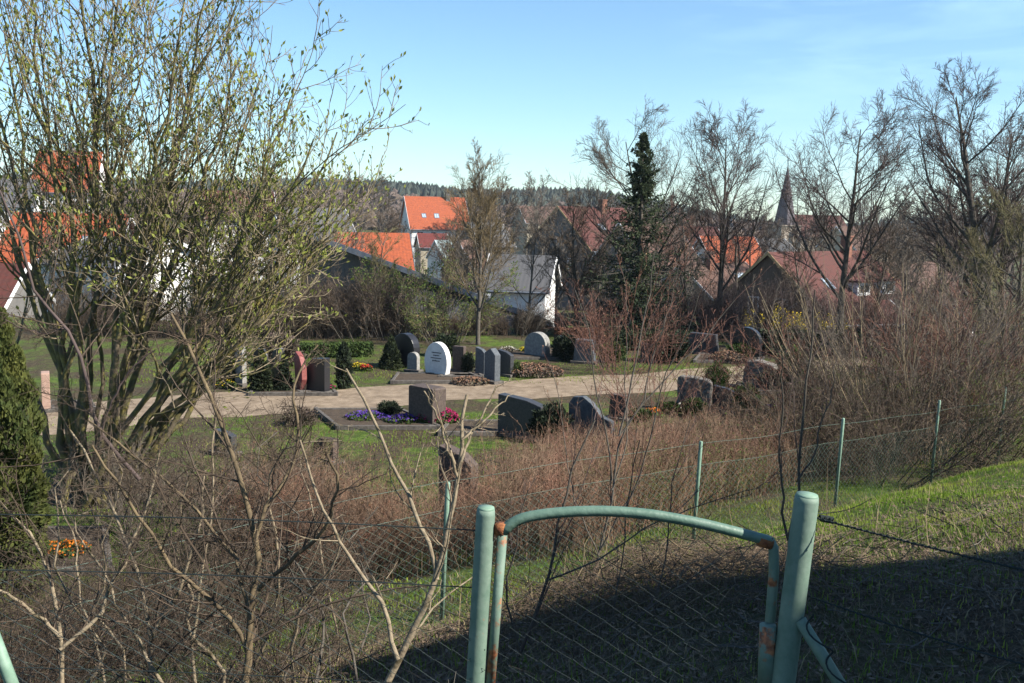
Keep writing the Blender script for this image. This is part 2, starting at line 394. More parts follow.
# ------------------------------------------------------------------ THE SETTING: ground, path
def terrain():
    xs = np.concatenate([np.linspace(-900, -60, 40), np.linspace(-55, -14, 30), np.arange(-13, 20, .3), np.linspace(21, 60, 26), np.linspace(70, 900, 40)])
    ys = np.concatenate([np.linspace(-60, -6, 15), np.arange(-5, 22, .3), np.arange(22.5, 66, 1.0), np.linspace(70, 240, 25), np.linspace(255, 1200, 40)])
    X, Y = np.meshgrid(xs, ys); Z = ground(X, Y); V = np.stack([X, Y, Z], -1).reshape(-1, 3)
    i = np.arange(len(xs) * len(ys)).reshape(len(ys), len(xs))
    q = np.stack([i[:-1, :-1], i[:-1, 1:], i[1:, 1:], i[1:, :-1]], -1).reshape(-1, 4)
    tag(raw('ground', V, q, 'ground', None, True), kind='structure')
terrain()
def strip(name, top, bot, m, dz=.008, n=60, kind='structure'):
    A = poly_resample([G(*p) for p in top], n); B = poly_resample([G(*p) for p in bot], n)
    g = np.random.default_rng(5); 
    B[:, 1] += .12 * np.sin(np.arange(n) * .9) + g.normal(0, .05, n); A[:, 1] += .15 * np.sin(np.arange(n) * .7) + g.normal(0, .06, n)
    V = []; 
    for k in range(5): V.append(A * (1 - k / 4) + B * k / 4)
    V = np.stack(V, 1).reshape(-1, 3); V[:, 2] = ground(V[:, 0], V[:, 1]) + dz
    i = np.arange(n * 5).reshape(n, 5); q = np.stack([i[:-1, :-1], i[:-1, 1:], i[1:, 1:], i[1:, :-1]], -1).reshape(-1, 4)
    return tag(raw(name, V, q, m), kind=kind)
strip('gravel_path', [(-60, 410), (45, 405), (200, 394), (320, 390), (450, 383), (560, 378), (640, 373), (740, 366), (860, 358), (960, 354)],
      [(-60, 441), (45, 436), (200, 418), (320, 412), (450, 401), (560, 397), (640, 393), (740, 385), (860, 370), (960, 364)], 'gravel')

# ------------------------------------------------------------------ grass and litter (nobody could count it)
def blades(name, label, n, region, h, w, m, seed, bend=.6, keep=None):
    g = np.random.default_rng(seed); X = g.uniform(region[0], region[1], n); Y = g.uniform(region[2], region[3], n)
    cl = np.sin(X * 2.1 + 1.3 * np.sin(Y * 1.1)) * np.sin(Y * 1.9 + np.sin(X * 1.7)) 
    k = np.ones(n, bool)
    if keep is not None: k = keep(X, Y, g, cl)
    X, Y, cl = X[k], Y[k], cl[k]; n = len(X); Z = ground(X, Y)
    a = g.random(n) * 2 * np.pi; hh = h * (.35 + .9 * g.random(n)) * (1 + .35 * cl); ww = w * (.7 + .6 * g.random(n))
    b = bend * g.random(n) * hh; dx, dy = np.cos(a), np.sin(a); P0 = np.stack([X, Y, Z], 1)
    s = np.stack([-dy, dx, 0 * dx], 1) * ww[:, None]; d = np.stack([dx, dy, 0 * dx], 1)
    m1 = P0 + d * (b * .35)[:, None] + np.array([0, 0, 1]) * (hh * .6)[:, None]; tp = P0 + d * b[:, None] + np.array([0, 0, 1]) * hh[:, None] * .95
    V = np.stack([P0 - s, P0 + s, m1 + s * .7, m1 - s * .7, tp], 1).reshape(-1, 3); i = np.arange(n)[:, None] * 5
    return tag(raw(name, V, [i + np.array([[0, 1, 2, 3]]), i + np.array([[3, 2, 4]])], m), label, 'grass', kind='stuff')
def inview(X, Y, mgn=60): 
    return (np.abs(X) < (512 + mgn) / 1000 * Y + .1)
def tval(X, Y): return (X - FX) * DY - (Y - FY) * DX
sp = lambda X, Y, g, cl: inview(X, Y) & (tval(X, Y) > -1.2) & ((g.random(len(X)) < .75 + .25 * cl))
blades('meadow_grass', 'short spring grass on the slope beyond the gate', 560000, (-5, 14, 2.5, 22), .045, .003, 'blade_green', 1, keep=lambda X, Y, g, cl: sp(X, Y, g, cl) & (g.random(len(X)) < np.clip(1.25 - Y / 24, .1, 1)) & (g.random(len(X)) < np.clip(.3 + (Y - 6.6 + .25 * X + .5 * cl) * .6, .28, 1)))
blades('dry_grass', 'dry straw coloured grass between the green blades', 60000, (-5, 14, 2.5, 22), .085, .003, 'blade_straw', 2, 1.4, keep=lambda X, Y, g, cl: inview(X, Y) & (tval(X, Y) > -1.5) & (g.random(len(X)) < .28 - .6 * cl * (cl < 0)))
blades('lawn_grass', 'mown lawn blades between the graves', 150000, (-12, 14, 10, 34), .05, .006, 'blade_green', 3, keep=lambda X, Y, g, cl: inview(X, Y) & (tval(X, Y) < -1.5) & (g.random(len(X)) < .5 + .5 * cl) & (np.abs(Y - (25.5 + .12 * X)) > 2.2))
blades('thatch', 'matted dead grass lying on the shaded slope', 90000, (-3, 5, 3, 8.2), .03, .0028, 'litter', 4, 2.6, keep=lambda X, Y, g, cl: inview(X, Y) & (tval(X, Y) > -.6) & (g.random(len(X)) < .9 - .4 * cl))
def litter():
    g = np.random.default_rng(9); n = 26000; X = g.uniform(-4, 6, n); Y = g.uniform(3, 12, n); k = inview(X, Y) & (Y < 6 + X * .55 + g.random(n) * 3.5) & (g.random(n) < .8)
    X, Y = X[k], Y[k]; n = len(X); P0 = np.stack([X, Y, ground(X, Y) + .012 + .03 * g.random(n)], 1)
    d = unit(g.normal(0, 1, (n, 3)) * np.array([1, 1, .35])); s = unit(np.cross(d, g.normal(0, 1, (n, 3)) * .4 + np.array([0, 0, 1]))); L = (.008 + .016 * g.random(n))[:, None]
    V = np.stack([P0 - d * L, P0 + s * L * .5, P0 + d * L, P0 - s * L * .5], 1).reshape(-1, 3)
    tag(raw('leaf_litter', V, np.arange(4 * n).reshape(-1, 4), 'litter'), 'dead leaves scattered on the shaded slope', 'leaf litter', kind='stuff')
    n = 900; X = g.uniform(-2, 4.5, n); Y = g.uniform(3.6, 9, n); k = inview(X, Y) & (Y < 5.5 + X * .6 + g.random(n) * 3); X, Y = X[k], Y[k]; n = len(X)
    D = g.normal(0, 1, (n, 3)) * np.array([1, 1, .12]); p, r = grow(g, np.stack([X, Y, ground(X, Y) + .03], 1), D, .12 + .5 * g.random(n) ** 2, np.full(n, .0026) * (1 + g.random(n)), 5, .15, 0)
    p[:, :, 2] = np.maximum(p[:, :, 2], ground(p[:, :, 0], p[:, :, 1]) + .01)
    V, q = tubes(p, r, 3); tag(raw('fallen_twigs', V, q, 'bark_grey'), 'dry fallen twigs strewn over the shaded slope', 'twigs', kind='stuff')
litter()

# ------------------------------------------------------------------ houses
def windows(root, lst, wm='trim_white'):
    """lst of (centre, right, up, w, h, normal)"""
    for c, rt, up, w, h, nrm, frame, pane in lst:
        c = Vector(c); rt = Vector(rt); up = Vector(up); nrm = Vector(nrm); mb = MB(); t = .09
        def slab(x0, x1, z0, z1, d0, d1, mm):
            V = [c + rt * x + up * z + nrm * d for d in (d0, d1) for z in (z0, z1) for x in (x0, x1)]
            mm.add([tuple(v) for v in V], np.array([(0, 2, 3, 1), (4, 5, 7, 6), (0, 1, 5, 4), (2, 6, 7, 3), (0, 4, 6, 2), (1, 3, 7, 5)]))
        for a in ((-w / 2, -w / 2 + t, -h / 2, h / 2), (w / 2 - t, w / 2, -h / 2, h / 2), (-w / 2 + t, w / 2 - t, h / 2 - t, h / 2), (-w / 2 + t, w / 2 - t, -h / 2, -h / 2 + t), (-t / 3, t / 3, -h / 2 + t, h / 2 - t)):
            slab(*a, .003, .05, mb)
        f = mb.build('window', frame, root); mp_ = MB(); slab(-w / 2 + t, w / 2 - t, -h / 2 + t, h / 2 - t, .004, .02, mp_); mp_.build('pane', pane, f)
def house(label, ax, ay, Y, th, D, L, ye, wallm, roofm, group='houses of the village', name='house', gable=None, verge='trim_white', over=.35,
          gwin=(), swin=(), sky_=(), chim=(), dorm=(), apex_flip=False, thick=.16):
    A = P(ax, ay, Y); zr = A.z; ze = zpix(ye, A.x, Y)
    Hr = zr - ze; th_ = R(th); zb = min(gz(A.x, A.y), ze - 1.5) - .6
    zb = max(zb, ze - 9)
    ze_l = ze - zb; zr_l = zr - zb
    root = empty(name, (A.x, A.y, zb), th_); tag(root, label, 'house', group)
    # local: gable end at x=0, house runs to +x, front slope is -y
    h = D / 2; s = Hr / (h); dd = .12
    mb = MB(); ov = over
    # wall body: pentagon in YZ extruded along X
    V = []
    for x in (0.0, L): V += [(x, -h, 0), (x, h, 0), (x, h, ze_l - dd), (x, 0, zr_l - dd), (x, -h, ze_l - dd)]
    q4 = np.array([(0, 1, 6, 5), (1, 2, 7, 6), (2, 3, 8, 7), (3, 4, 9, 8), (4, 0, 5, 9)]); q5 = np.array([(4, 3, 2, 1, 0), (5, 6, 7, 8, 9)])
    mb.add(V, [q4, q5]); mb.build('wall', wallm, root)
    if gable:
        m2 = MB(); V = []
        for x in (-.06, -.003): V += [(x, h - .02, ze_l - dd - .1), (x, 0, zr_l - dd - .03), (x, -h + .02, ze_l - dd - .1)]
        zg = max(ze_l - 2.6, 0.1)
        V = []
        for x in (-.06, -.003): V += [(x, h - .01, zg), (x, h - .01, ze_l - dd), (x, 0, zr_l - dd), (x, -h + .01, ze_l - dd), (x, -h + .01, zg)]
        m2.add(V, [np.array([(0, 5, 6, 1), (1, 6, 7, 2), (2, 7, 8, 3), (3, 8, 9, 4), (4, 9, 5, 0)]), np.array([(0, 1, 2, 3, 4), (9, 8, 7, 6, 5)])]); m2.build('gable_cladding', gable, root)
    for sg in (-1, 1):
        mr = MB(); x0, x1 = -ov, L + ov; yo = h + ov * .8; zo = ze_l - ov * .8 * s
        y0 = 0.0 if sg < 0 else 0.0
        V = []
        for x in (x0, x1): V += [(x, 0, zr_l + .01), (x, sg * yo, zo), (x, sg * yo, zo - thick), (x, 0, zr_l - thick)]
        mr.add(V, np.array([(0, 1, 5, 4), (1, 2, 6, 5), (2, 3, 7, 6), (3, 0, 4, 7), (0, 3, 2, 1), (4, 5, 6, 7)])); mr.build('roof', roofm, root)
    for x in (-ov - .04, L + ov + .003):
        V = []; yo = h + ov * .8; zo = ze_l - ov * .8 * s
        for xx in (x, x + .037): V += [(xx, 0, zr_l + .04), (xx, yo, zo + .03), (xx, yo, zo - .2), (xx, 0, zr_l - .19), (xx, -yo, zo - .2), (xx, -yo, zo + .03)]
        mv = MB(); mv.add(V, [np.array([(i, (i + 1) % 6, 6 + (i + 1) % 6, 6 + i) for i in range(6)]), np.array([(0, 1, 2, 3), (0, 3, 4, 5), (9, 8, 7, 6), (11, 10, 9, 6)])]); mv.build('verge_board', verge, root)
    mg = MB()
    for sg in (-1,): mg.tube([(-ov, sg * (h + ov * .8 + .07), ze_l - ov * .8 * s - .08), (L + ov, sg * (h + ov * .8 + .07), ze_l - ov * .8 * s - .08)], .07, 6)
    mg.build('gutter', 'trim_blue', root)
    W_ = []
    for y, z, w, hh in gwin: W_.append(((-.003 if not gable else -.06, y, ze_l + z), (0, -1, 0), (0, 0, 1), w, hh, (-1, 0, 0), 'trim_white', 'pane'))
    for x, z, w, hh in swin: W_.append(((x, -h, ze_l + z), (1, 0, 0), (0, 0, 1), w, hh, (0, -1, 0), 'trim_white', 'pane'))
    nn = Vector((0, -s, 1)).normalized(); uu = Vector((0, 1, s)).normalized()
    for x, f, w, hh in sky_: 
        W_.append(((x, -h * f, zr_l - Hr * f + .012), (1, 0, 0), tuple(uu), w, hh, tuple(nn), 'trim_blue', 'pane_sky'))
    windows(root, W_)
    for x, f, w in chim:
        mc = MB(); zc = zr_l - Hr * abs(f); mc.box((x, -h * f, zc + .2), (w, w, 2.0)); mc.box((x, -h * f, zc + 1.25), (w + .14, w + .14, .12)); mc.build('chimney', 'wall_grey' if wallm == 'wall_white' else 'wall_brick', root)
    for x, f, w, hh in dorm:
        md = MB(); zc = zr_l - Hr * f; yf = -h * f
        # shed dormer: box with front window
        md.add([(x - w / 2, yf, zc), (x + w / 2, yf, zc), (x + w / 2, yf, zc + hh), (x - w / 2, yf, zc + hh), (x - w / 2, yf + hh / s, zc + hh), (x + w / 2, yf + hh / s, zc + hh)],
               [np.array([(0, 1, 2, 3), (3, 2, 5, 4)]), np.array([(0, 3, 4), (1, 5, 2)])]); dm = md.build('dormer', 'trim_white', root)
        r_ = MB(); r_.box((x, yf + hh / s / 2 - .1, zc + hh + .07), (w + .4, hh / s + .5, .12)); r_.build('dormer_roof', roofm, dm)
        windows(dm, [((x, yf, zc + hh / 2), (1, 0, 0), (0, 0, 1), w - .3, hh - .25, (0, -1, 0), 'trim_white', 'pane')])
    return root

house('distant white house with bright orange roof, chimney and two roof windows above the village', 406, 196, 180, 18, 10, 10.5, 227, 'wall_white', 'roof_orange',
      gwin=[(0, .6, 1, 1.2), (-2, -1.6, 1, 1.2), (2, -1.6, 1, 1.2)], swin=[(1.5, -1.2, 1.2, 1.1), (4, -1.2, 1.2, 1.1), (6.5, -1.2, 1.2, 1.1), (9, -1.2, 1.2, 1.1)], sky_=[(2.6, .62, .8, 1.0), (4.9, .62, .9, 1.1)], chim=[(7.6, .06, .8)])
house('orange tiled house roof rising just above the dark sloping chapel roof', 338, 232, 78, 12, 9, 5.2, 270, 'wall_white', 'roof_orange', verge='trim_blue')
house('reddish brown roofed house with grey gable and ochre verge behind the thin bare tree', 560, 206, 110, 40, 10.5, 9.5, 247, 'wall_grey', 'roof_red', verge='trim_ochre', gwin=[(0, .5, .9, 1.1), (-2, -1.7, 1, 1.2), (2, -1.7, 1, 1.2)], chim=[(6, .1, .7)], sky_=[(4, .5, .8, 1)])
house('white plastered house with grey roof behind the dark sloping chapel eave', 494, 254, 58, -10, 5, 3.4, 284, 'wall_white', 'roof_grey', gwin=[], over=.25)
house('dark timber gabled house with red roof and yellow bush in front', 771, 252, 66, 42, 9.6, 12, 314, 'wall_wood', 'roof_red', gable='wall_wood', verge='trim_ochre', gwin=[(-1.1, .5, .85, 1.2), (1.1, .5, .85, 1.2), (-2.4, -1.9, 1, 1.2)],
      dorm=[(6.2, .7, 1.7, .9), (9.6, .7, 1.7, .9)], chim=[(9, .05, .6)], sky_=[(3.2, .5, .8, 1)])
house('low brick annex with red roof beside the dark timber gabled house', 806, 301, 56, 20, 4, 5.4, 318, 'wall_brick', 'roof_red', swin=[(1.2, -.7, .9, .7), (3.9, -.7, .9, .7)], verge='trim_white')
house('pale plastered gable house with brown roof and bright roof window', 683, 264, 80, 44, 8.5, 8.5, 305, 'wall_cream', 'roof_brown', gwin=[(0, .4, .9, 1.1), (-2, -1.6, 1, 1.2), (1.8, -1.6, 1, 1.2)], sky_=[(6.2, .42, 1.4, 1.8)], chim=[(3, .1, .6)])
house('bright orange roof seen through the bare tree left of the church', 702, 236, 122, 14, 9, 6.6, 264, 'wall_white', 'roof_orange', swin=[(2, -1, 1.2, 1.1), (4.6, -1, 1.2, 1.1)], chim=[(3.4, .05, .6)])
house('small house with pale teal roof between the orange roofs', 436, 240, 140, 35, 4.6, 4.5, 257, 'wall_white', 'roof_teal', over=.2)
house('small dark maroon roof below the distant orange roofed house', 418, 233, 150, 15, 5, 4.2, 246, 'wall_cream', 'roof_maroon', over=.2)
house('narrow brown boarded gable in front of the white distant houses', 459, 240, 105, 60, 4.2, 4, 268, 'wall_wood', 'roof_brown', gable='wall_wood', over=.2)
house('grey roofed house right of the distant orange roof', 470, 222, 165, 35, 8, 6, 244, 'wall_grey', 'roof_grey')
house('large orange roofed house behind the stems of the budding bush', 20, 212, 62, 8, 10, 6.2, 266, 'wall_grey', 'roof_orange', sky_=[(4.6, .5, .8, 1)], swin=[(1.5, -1.2, 1, 1.1), (4.2, -1.2, 1, 1.1)])
house('long white building with grey roof behind the budding bush', 96, 236, 60, -24, 8, 5.6, 258, 'wall_white', 'roof_grey', swin=[(1.6, -1.4, 1, 1.1), (4.2, -1.4, 1, 1.1)])
house('low garage with red roof and white fascia at the left edge', -42, 262, 44, 6, 6, 2.6, 303, 'wall_grey', 'roof_red', verge='trim_white')
house('farther orange roof high up behind the budding bush', 40, 150, 135, 10, 9, 7.6, 190, 'wall_white', 'roof_orange', chim=[(4, .05, .7)], sky_=[(5.5, .45, .9, 1.1)])
house('pale house on the rise at the far left behind the twigs', -20, 178, 120, 20, 9, 6, 204, 'wall_white', 'roof_grey', swin=[(1.5, -1.2, 1.1, 1.2), (4, -1.2, 1.1, 1.2)])
house('white house with grey roof half hidden behind the drooping budding branches', 276, 207, 105, 25, 9, 7, 232, 'wall_white', 'roof_grey', swin=[(1.5, -1.2, 1.1, 1.2), (4, -1.2, 1.1, 1.2)])
house('house with reddish roof between the budding bush and the white far house', 205, 190, 140, 20, 9, 9, 218, 'wall_white', 'roof_red')
house('grey slate roofed house behind the church spire foot', 740, 238, 140, 20, 9, 7, 256, 'wall_white', 'roof_slate', swin=[(2, -1.2, 1.1, 1.2), (5, -1.2, 1.1, 1.2)])
house('white house with brown roof behind the tall pale shoots', 872, 262, 85, 30, 9, 8, 298, 'wall_white', 'roof_brown', swin=[(2, -1.2, 1.1, 1.2), (5, -1.2, 1.1, 1.2)])
house('distant brown roofed house right of the church', 838, 226, 160, 25, 9, 9, 248, 'wall_cream', 'roof_brown')
house('brown roofed house behind the dark spruce', 622, 222, 95, 30, 9, 6, 262, 'wall_grey', 'roof_brown')
house('dark red roofed house between spruce and church', 668, 226, 150, 20, 9, 8, 247, 'wall_white', 'roof_red')
house('far reddish roof under the ridge near the thin bare tree', 520, 206, 210, 20, 9, 8, 222, 'wall_cream', 'roof_brown')
# cemetery chapel: wide low gable, only its right slope shows
def chapel():
    Y = 46; A_ = P(300, 228, Y); B_ = P(549, 319, Y - 1.5); zb = CEM - 1.2; root = empty('chapel', (A_.x, Y, zb)); o = Vector(root.location); A_ = A_ - o; B_ = B_ - o
    tag(root, 'low cemetery chapel with long sloping dark roof and grey boarded front', 'chapel')
    back = Vector((1.2, 9, -2.4)); E = A_.lerp(B_, .86); 
    V = [(A_.x, A_.y, 0), (E.x, E.y, 0), (E.x, E.y, E.z - .12), (A_.x, A_.y, A_.z - .12)]; V += [tuple(Vector(v) + Vector((1.2, 8.6, -2.3 if v[2] > 0 else 0))) for v in V]
    raw('wall', V, [np.array([(0, 1, 2, 3), (7, 6, 5, 4), (1, 5, 6, 2), (4, 0, 3, 7), (3, 2, 6, 7)])], 'wall_white', root)
    f = Vector((0, -.7, 0)); V = [A_ + f, B_ + f, B_ + back, A_ + back]; V += [v - Vector((0, 0, .2)) for v in V]
    raw('roof', [tuple(v) for v in V], [np.array([(0, 1, 2, 3), (7, 6, 5, 4), (0, 4, 5, 1), (1, 5, 6, 2), (2, 6, 7, 3), (3, 7, 4, 0)])], 'roof_slate', root)
    m = MB(); u = (B_ - A_); k = Vector((0, -.74, .03)); q = [A_ + k, B_ + k, B_ + k - Vector((0, 0, .26)), A_ + k - Vector((0, 0, .26))]; q += [v - Vector((0, .035, 0)) for v in q]
    raw('verge_board', [tuple(v) for v in q], [np.array([(0, 1, 2, 3), (7, 6, 5, 4), (0, 4, 5, 1), (1, 5, 6, 2), (2, 6, 7, 3), (3, 7, 4, 0)])], 'trim_blue', root)
    # boarding under the verge, then a lean-to roof with pale edge
    t1 = A_.lerp(B_, .80); q = [A_ - Vector((0, .06, .2)), t1 - Vector((0, .06, .2)), Vector((t1.x, t1.y - .06, t1.z - .62)), Vector((A_.x, A_.y - .06, t1.z - .62))]; q += [v + Vector((0, .05, 0)) for v in q]
    raw('boarding', [tuple(v) for v in q], [np.array([(3, 2, 1, 0), (4, 5, 6, 7), (1, 5, 4, 0), (2, 6, 5, 1), (3, 7, 6, 2), (0, 4, 7, 3)])], 'wall_board', root)
    c0 = A_.lerp(B_, .42); c1 = A_.lerp(B_, .87); zt = c1.z + .2; q = [Vector((c0.x, c0.y - .08, c0.z - .5)), Vector((c1.x, c1.y - .08, c1.z - .16)), Vector((c1.x - .2, c1.y - 2.6, c1.z - .62)), Vector((c0.x, c0.y - 2.6, c0.z - 1.9))]
    q += [v - Vector((0, 0, .1)) for v in q]
    cr = raw('canopy_roof', [tuple(v) for v in q], [np.array([(3, 2, 1, 0), (4, 5, 6, 7), (1, 5, 4, 0), (2, 6, 5, 1), (3, 7, 6, 2), (0, 4, 7, 3)])], 'roof_slate', root)
    m = MB(); a_ = q[3] + Vector((0, -.02, -.02)); b_ = q[2] + Vector((.05, -.02, -.02)); m.tube([tuple(a_), tuple(b_)], .06, 4); m.build('gutter', 'trim_ochre', cr)
    m = MB(); m.tube([(b_.x - .05, b_.y + .06, b_.z), (b_.x - .5, b_.y + .06, 0)], .06, 8); m.build('post', 'wall_wood', root)
    windows(root, [((c1.x - 1.6, c1.y - .003, 1.7), (1, 0, 0), (0, 0, 1), .9, 1.4, (0, -1, 0), 'trim_white', 'pane')])
chapel()

# church spire
def church():
    b = at(785, 230); A = P(788, 165, 230); e = P(784, 226, 230); b = Vector((A.x, 230, gz(A.x, 230)))
    root = empty('church', b, R(20)); tag(root, 'church tower with tall pointed spire on the horizon', 'church')
    ht = A.z - b.z; he = e.z - b.z
    mb = MB(); mb.box((0, 0, he / 2), (5.2, 5.2, he)); tw = mb.build('tower', 'sandstone', root)
    m = MB(); m.box((0, 0, he + .12), (5.7, 5.7, .24)); m.build('cornice', 'sandstone', tw)
    for a in range(4):
        c = Vector((0, -2.6, he - 2.6)); rz = Matrix.Rotation(a * math.pi / 2, 3, 'Z')
        windows(tw, [(tuple(rz @ c), tuple(rz @ Vector((1, 0, 0))), (0, 0, 1), 1.4, 2.8, tuple(rz @ Vector((0, -1, 0))), 'sandstone', 'pane')])
    an = [i * math.pi / 4 + math.pi / 8 for i in range(8)]
    V = [(2.55 * math.cos(a), 2.55 * math.sin(a), he + .25) for a in an] + [(0, 0, ht)]
    raw('spire', V, [np.array([(i, (i + 1) % 8, 8) for i in range(8)]), np.array([list(range(8))[::-1]])], 'spire_dark', root)
    m = MB(); m.tube([(0, 0, ht - .3), (0, 0, ht + 1.5)], .07, 5); m.box((0, 0, ht + 1.0), (.8, .08, .08)); m.build('cross', 'wire_dark', root)
    m = MB(); m.box((9, 1, 3.2), (14, 9, 6.4)); m.build('nave', 'sandstone', root)
    m = MB(); m.prism([(-4.9, 6.4), (4.9, 6.4), (0, 11.5)], 0, 13.5); o = m.build('nave_roof', 'roof_red', root); o.rotation_euler = (0, 0, -math.pi / 2); o.location = (2.65, 1, 0.003)
church()

# unseen building added right of the viewer, shaped to shade the foreground
def shade_building():
    root = empty('shade_building', (8.2, 2.5, -3.9), 0); tag(root, 'unseen wooden building added right of the viewpoint to shade the slope', 'shade_building')
    m = MB(); m.prism([(-0, 0), (8, 0), (8, 9.4), (4, 10.2), (0, 9.4)], -15.6, 0); o = m.build('wall', 'wall_wood', root); o.location = (1.2, 0, 0)
    for sg in (0, 1):
        m = MB(); a, b_ = ((.2, 9.46), (5.2, 10.6)) if sg == 0 else ((5.2, 10.6), (10.2, 9.46))
        m.prism([a, b_, (b_[0], b_[1] - .2), (a[0], a[1] - .2)], -16.2, .4); m.build('roof', 'roof_brown', root)
    m = MB(); m.box((1.17, -5, 1.3), (.05, 3, 2.6)); d = m.build('door', 'wall_board', root)
    windows(root, [((1.2, -9, 2.2), (0, -1, 0), (0, 0, 1), 1.2, 1, (-1, 0, 0), 'trim_white', 'pane')])
shade_building()

# ------------------------------------------------------------------ gate and near fence
def gate():
    Yg = 3.0
    def p(x, y, Y=Yg): return P(x, y, Y)
    def post(t, b, r, label, Y):
        T = p(*t, Y); B = p(*b, Y); d = (B - T).normalized(); z = gz(B.x, B.y); Bt = T + d * ((T.z - z) / -d.z)
        root = empty('gate_post', Bt); tag(root, label, 'gate post', 'green steel gate posts')
        m = MB(); o = Bt; u = (T - Bt)
        pts = [u * k for k in (-.08, .1, .3, .5, .7, .9, .985, 1.0)]; m.tube([tuple(v) for v in pts], [r] * 6 + [r * .99, r * .93], 20); m.build('pipe', 'worn_paint', root, True)
        m = MB(); m.tube([tuple(u * .997), tuple(u * 1.006)], [r * .93, r * .86], 20); m.build('cap', 'post_green', root, True)
        return root, Bt, T
    L, lb, lt = post((486, 509), (475, 690), .0295, 'left green steel gate post, the gate bar starting beside it', Yg)
    Rr_, rb, rt = post((807, 496), (782, 690), .037, 'right green steel gate post with rust and wires tied on', 2.95)
    # hinge blocks belong to the right post
    for y0, y1 in ((625, 655),):
        m = MB(); a = p(768, y0, 2.97) - rb; b = p(766, y1 + 28, 2.97) - rb; m.tube([tuple(a), tuple(b)], .026, 14); h = m.build('hinge', 'rusty_paint', Rr_, True)
        m = MB(); c = p(778, 640, 2.97) - rb; e = p(792, 640, 2.96) - rb; m.box(tuple((c + e) / 2), (.05, .02, .1)); m.build('hinge_plate', 'rust', Rr_)
    # diagonal brace with dark cable
    br = empty('brace_pipe', p(845, 690, 2.85)); o = br.location.copy(); tag(br, 'slanted green brace pipe leaning against the right gate post', 'brace')
    m = MB(); m.tube([tuple(p(800, 620, 2.92) - o), tuple(p(822, 655, 2.88) - o), tuple(p(862, 720, 2.8) - o)], .019, 12); m.build('pipe', 'rusty_paint', br, True)
    m = MB(); k = []
    for i in range(30):
        f = i / 29; c = p(804 + 50 * f, 612 + 92 * f, 2.9 - .09 * f) - o; k.append((c.x + .022 * math.cos(f * 16), c.y - .02 + .022 * math.sin(f * 16), c.z))
    m.tube(k, .003, 5); m.build('cable', 'wire_dark', br)
    # gate leaf
    root = empty('garden_gate', (p(500, 690).x, Yg, lb.z)); o = root.location.copy(); tag(root, 'green steel garden gate with arched rusty frame and wire mesh', 'gate')
    arch = [(503, 532), (507, 522), (522, 517), (560, 512), (605, 510.5), (650, 514), (700, 523), (740, 533), (770, 541)]
    A = [P(x, y, Yg) - o for x, y in arch]; pts = poly_resample(A, 40)
    # smooth
    for _ in range(6): pts[1:-1] = (pts[:-2] + pts[2:] + 2 * pts[1:-1]) / 4
    m = MB(); m.tube(pts, .0165, 14); m.build('arch_bar', 'green_paint', root, True)
    def bar(name, a, b, r, mm):
        m = MB(); q = [tuple(P(x, y, Yg) - o) for x, y in (a + b if isinstance(a, list) else [a, b])]; m.tube(q, r, 12); return m.build(name, mm, root, True)
    bar('stile', (503, 528), (489, 700), .0155, 'rusty_paint')
    bar('stile', [(769, 540), (773.5, 548), (774, 570)], [(764, 700)], .0165, 'rusty_paint')
    m = MB(); c = P(500, 527, Yg) - o; m.tube([tuple(c + Vector((0, 0, -.022))), tuple(c + Vector((0, 0, .012)))], .0195, 12); m.build('weld_joint', 'rust', root, True)
    m = MB(); c = P(770, 542, Yg) - o; m.tube([tuple(c + Vector((-.035, 0, .006))), tuple(c + Vector((.006, 0, -.006)))], .0195, 12); m.build('weld_joint', 'rust', root, True)
    # mesh in the leaf
    z1 = {x: None for x in ()}
    x0 = P(500, 600, Yg).x + .005; x1 = P(768, 600, Yg).x
    wires = []; cell = .05; g = np.random.default_rng(3)
    apts = pts + np.array(o)
    n = int((x1 - x0) / cell) * 1
    segs = []
    for k in range(n + 1):
        xx = x0 + k * cell; zt = np.interp(xx, apts[:, 0], apts[:, 2]) - .012; zb = zt - 1.0; nn = int((zt - zb) / (cell * .62)); 
        q = [(xx + (cell * .5 if (j + k) % 2 else -cell * .5) * 1.0 + g.normal(0, .0015), Yg + (.003 if j % 2 else -.003) + .012 * math.sin(xx * 5 + j * .2), zt - j * cell * .62) for j in range(30)]
        segs.append(q)
    Pm = np.array(segs) - np.array(o); V, q = tubes(Pm, np.full(Pm.shape[:2], .0011), 3); raw('wire_mesh', V, q, 'wire_dark', root)
    return lb, lt, rb, rt
lb, lt, rb, rt = gate()

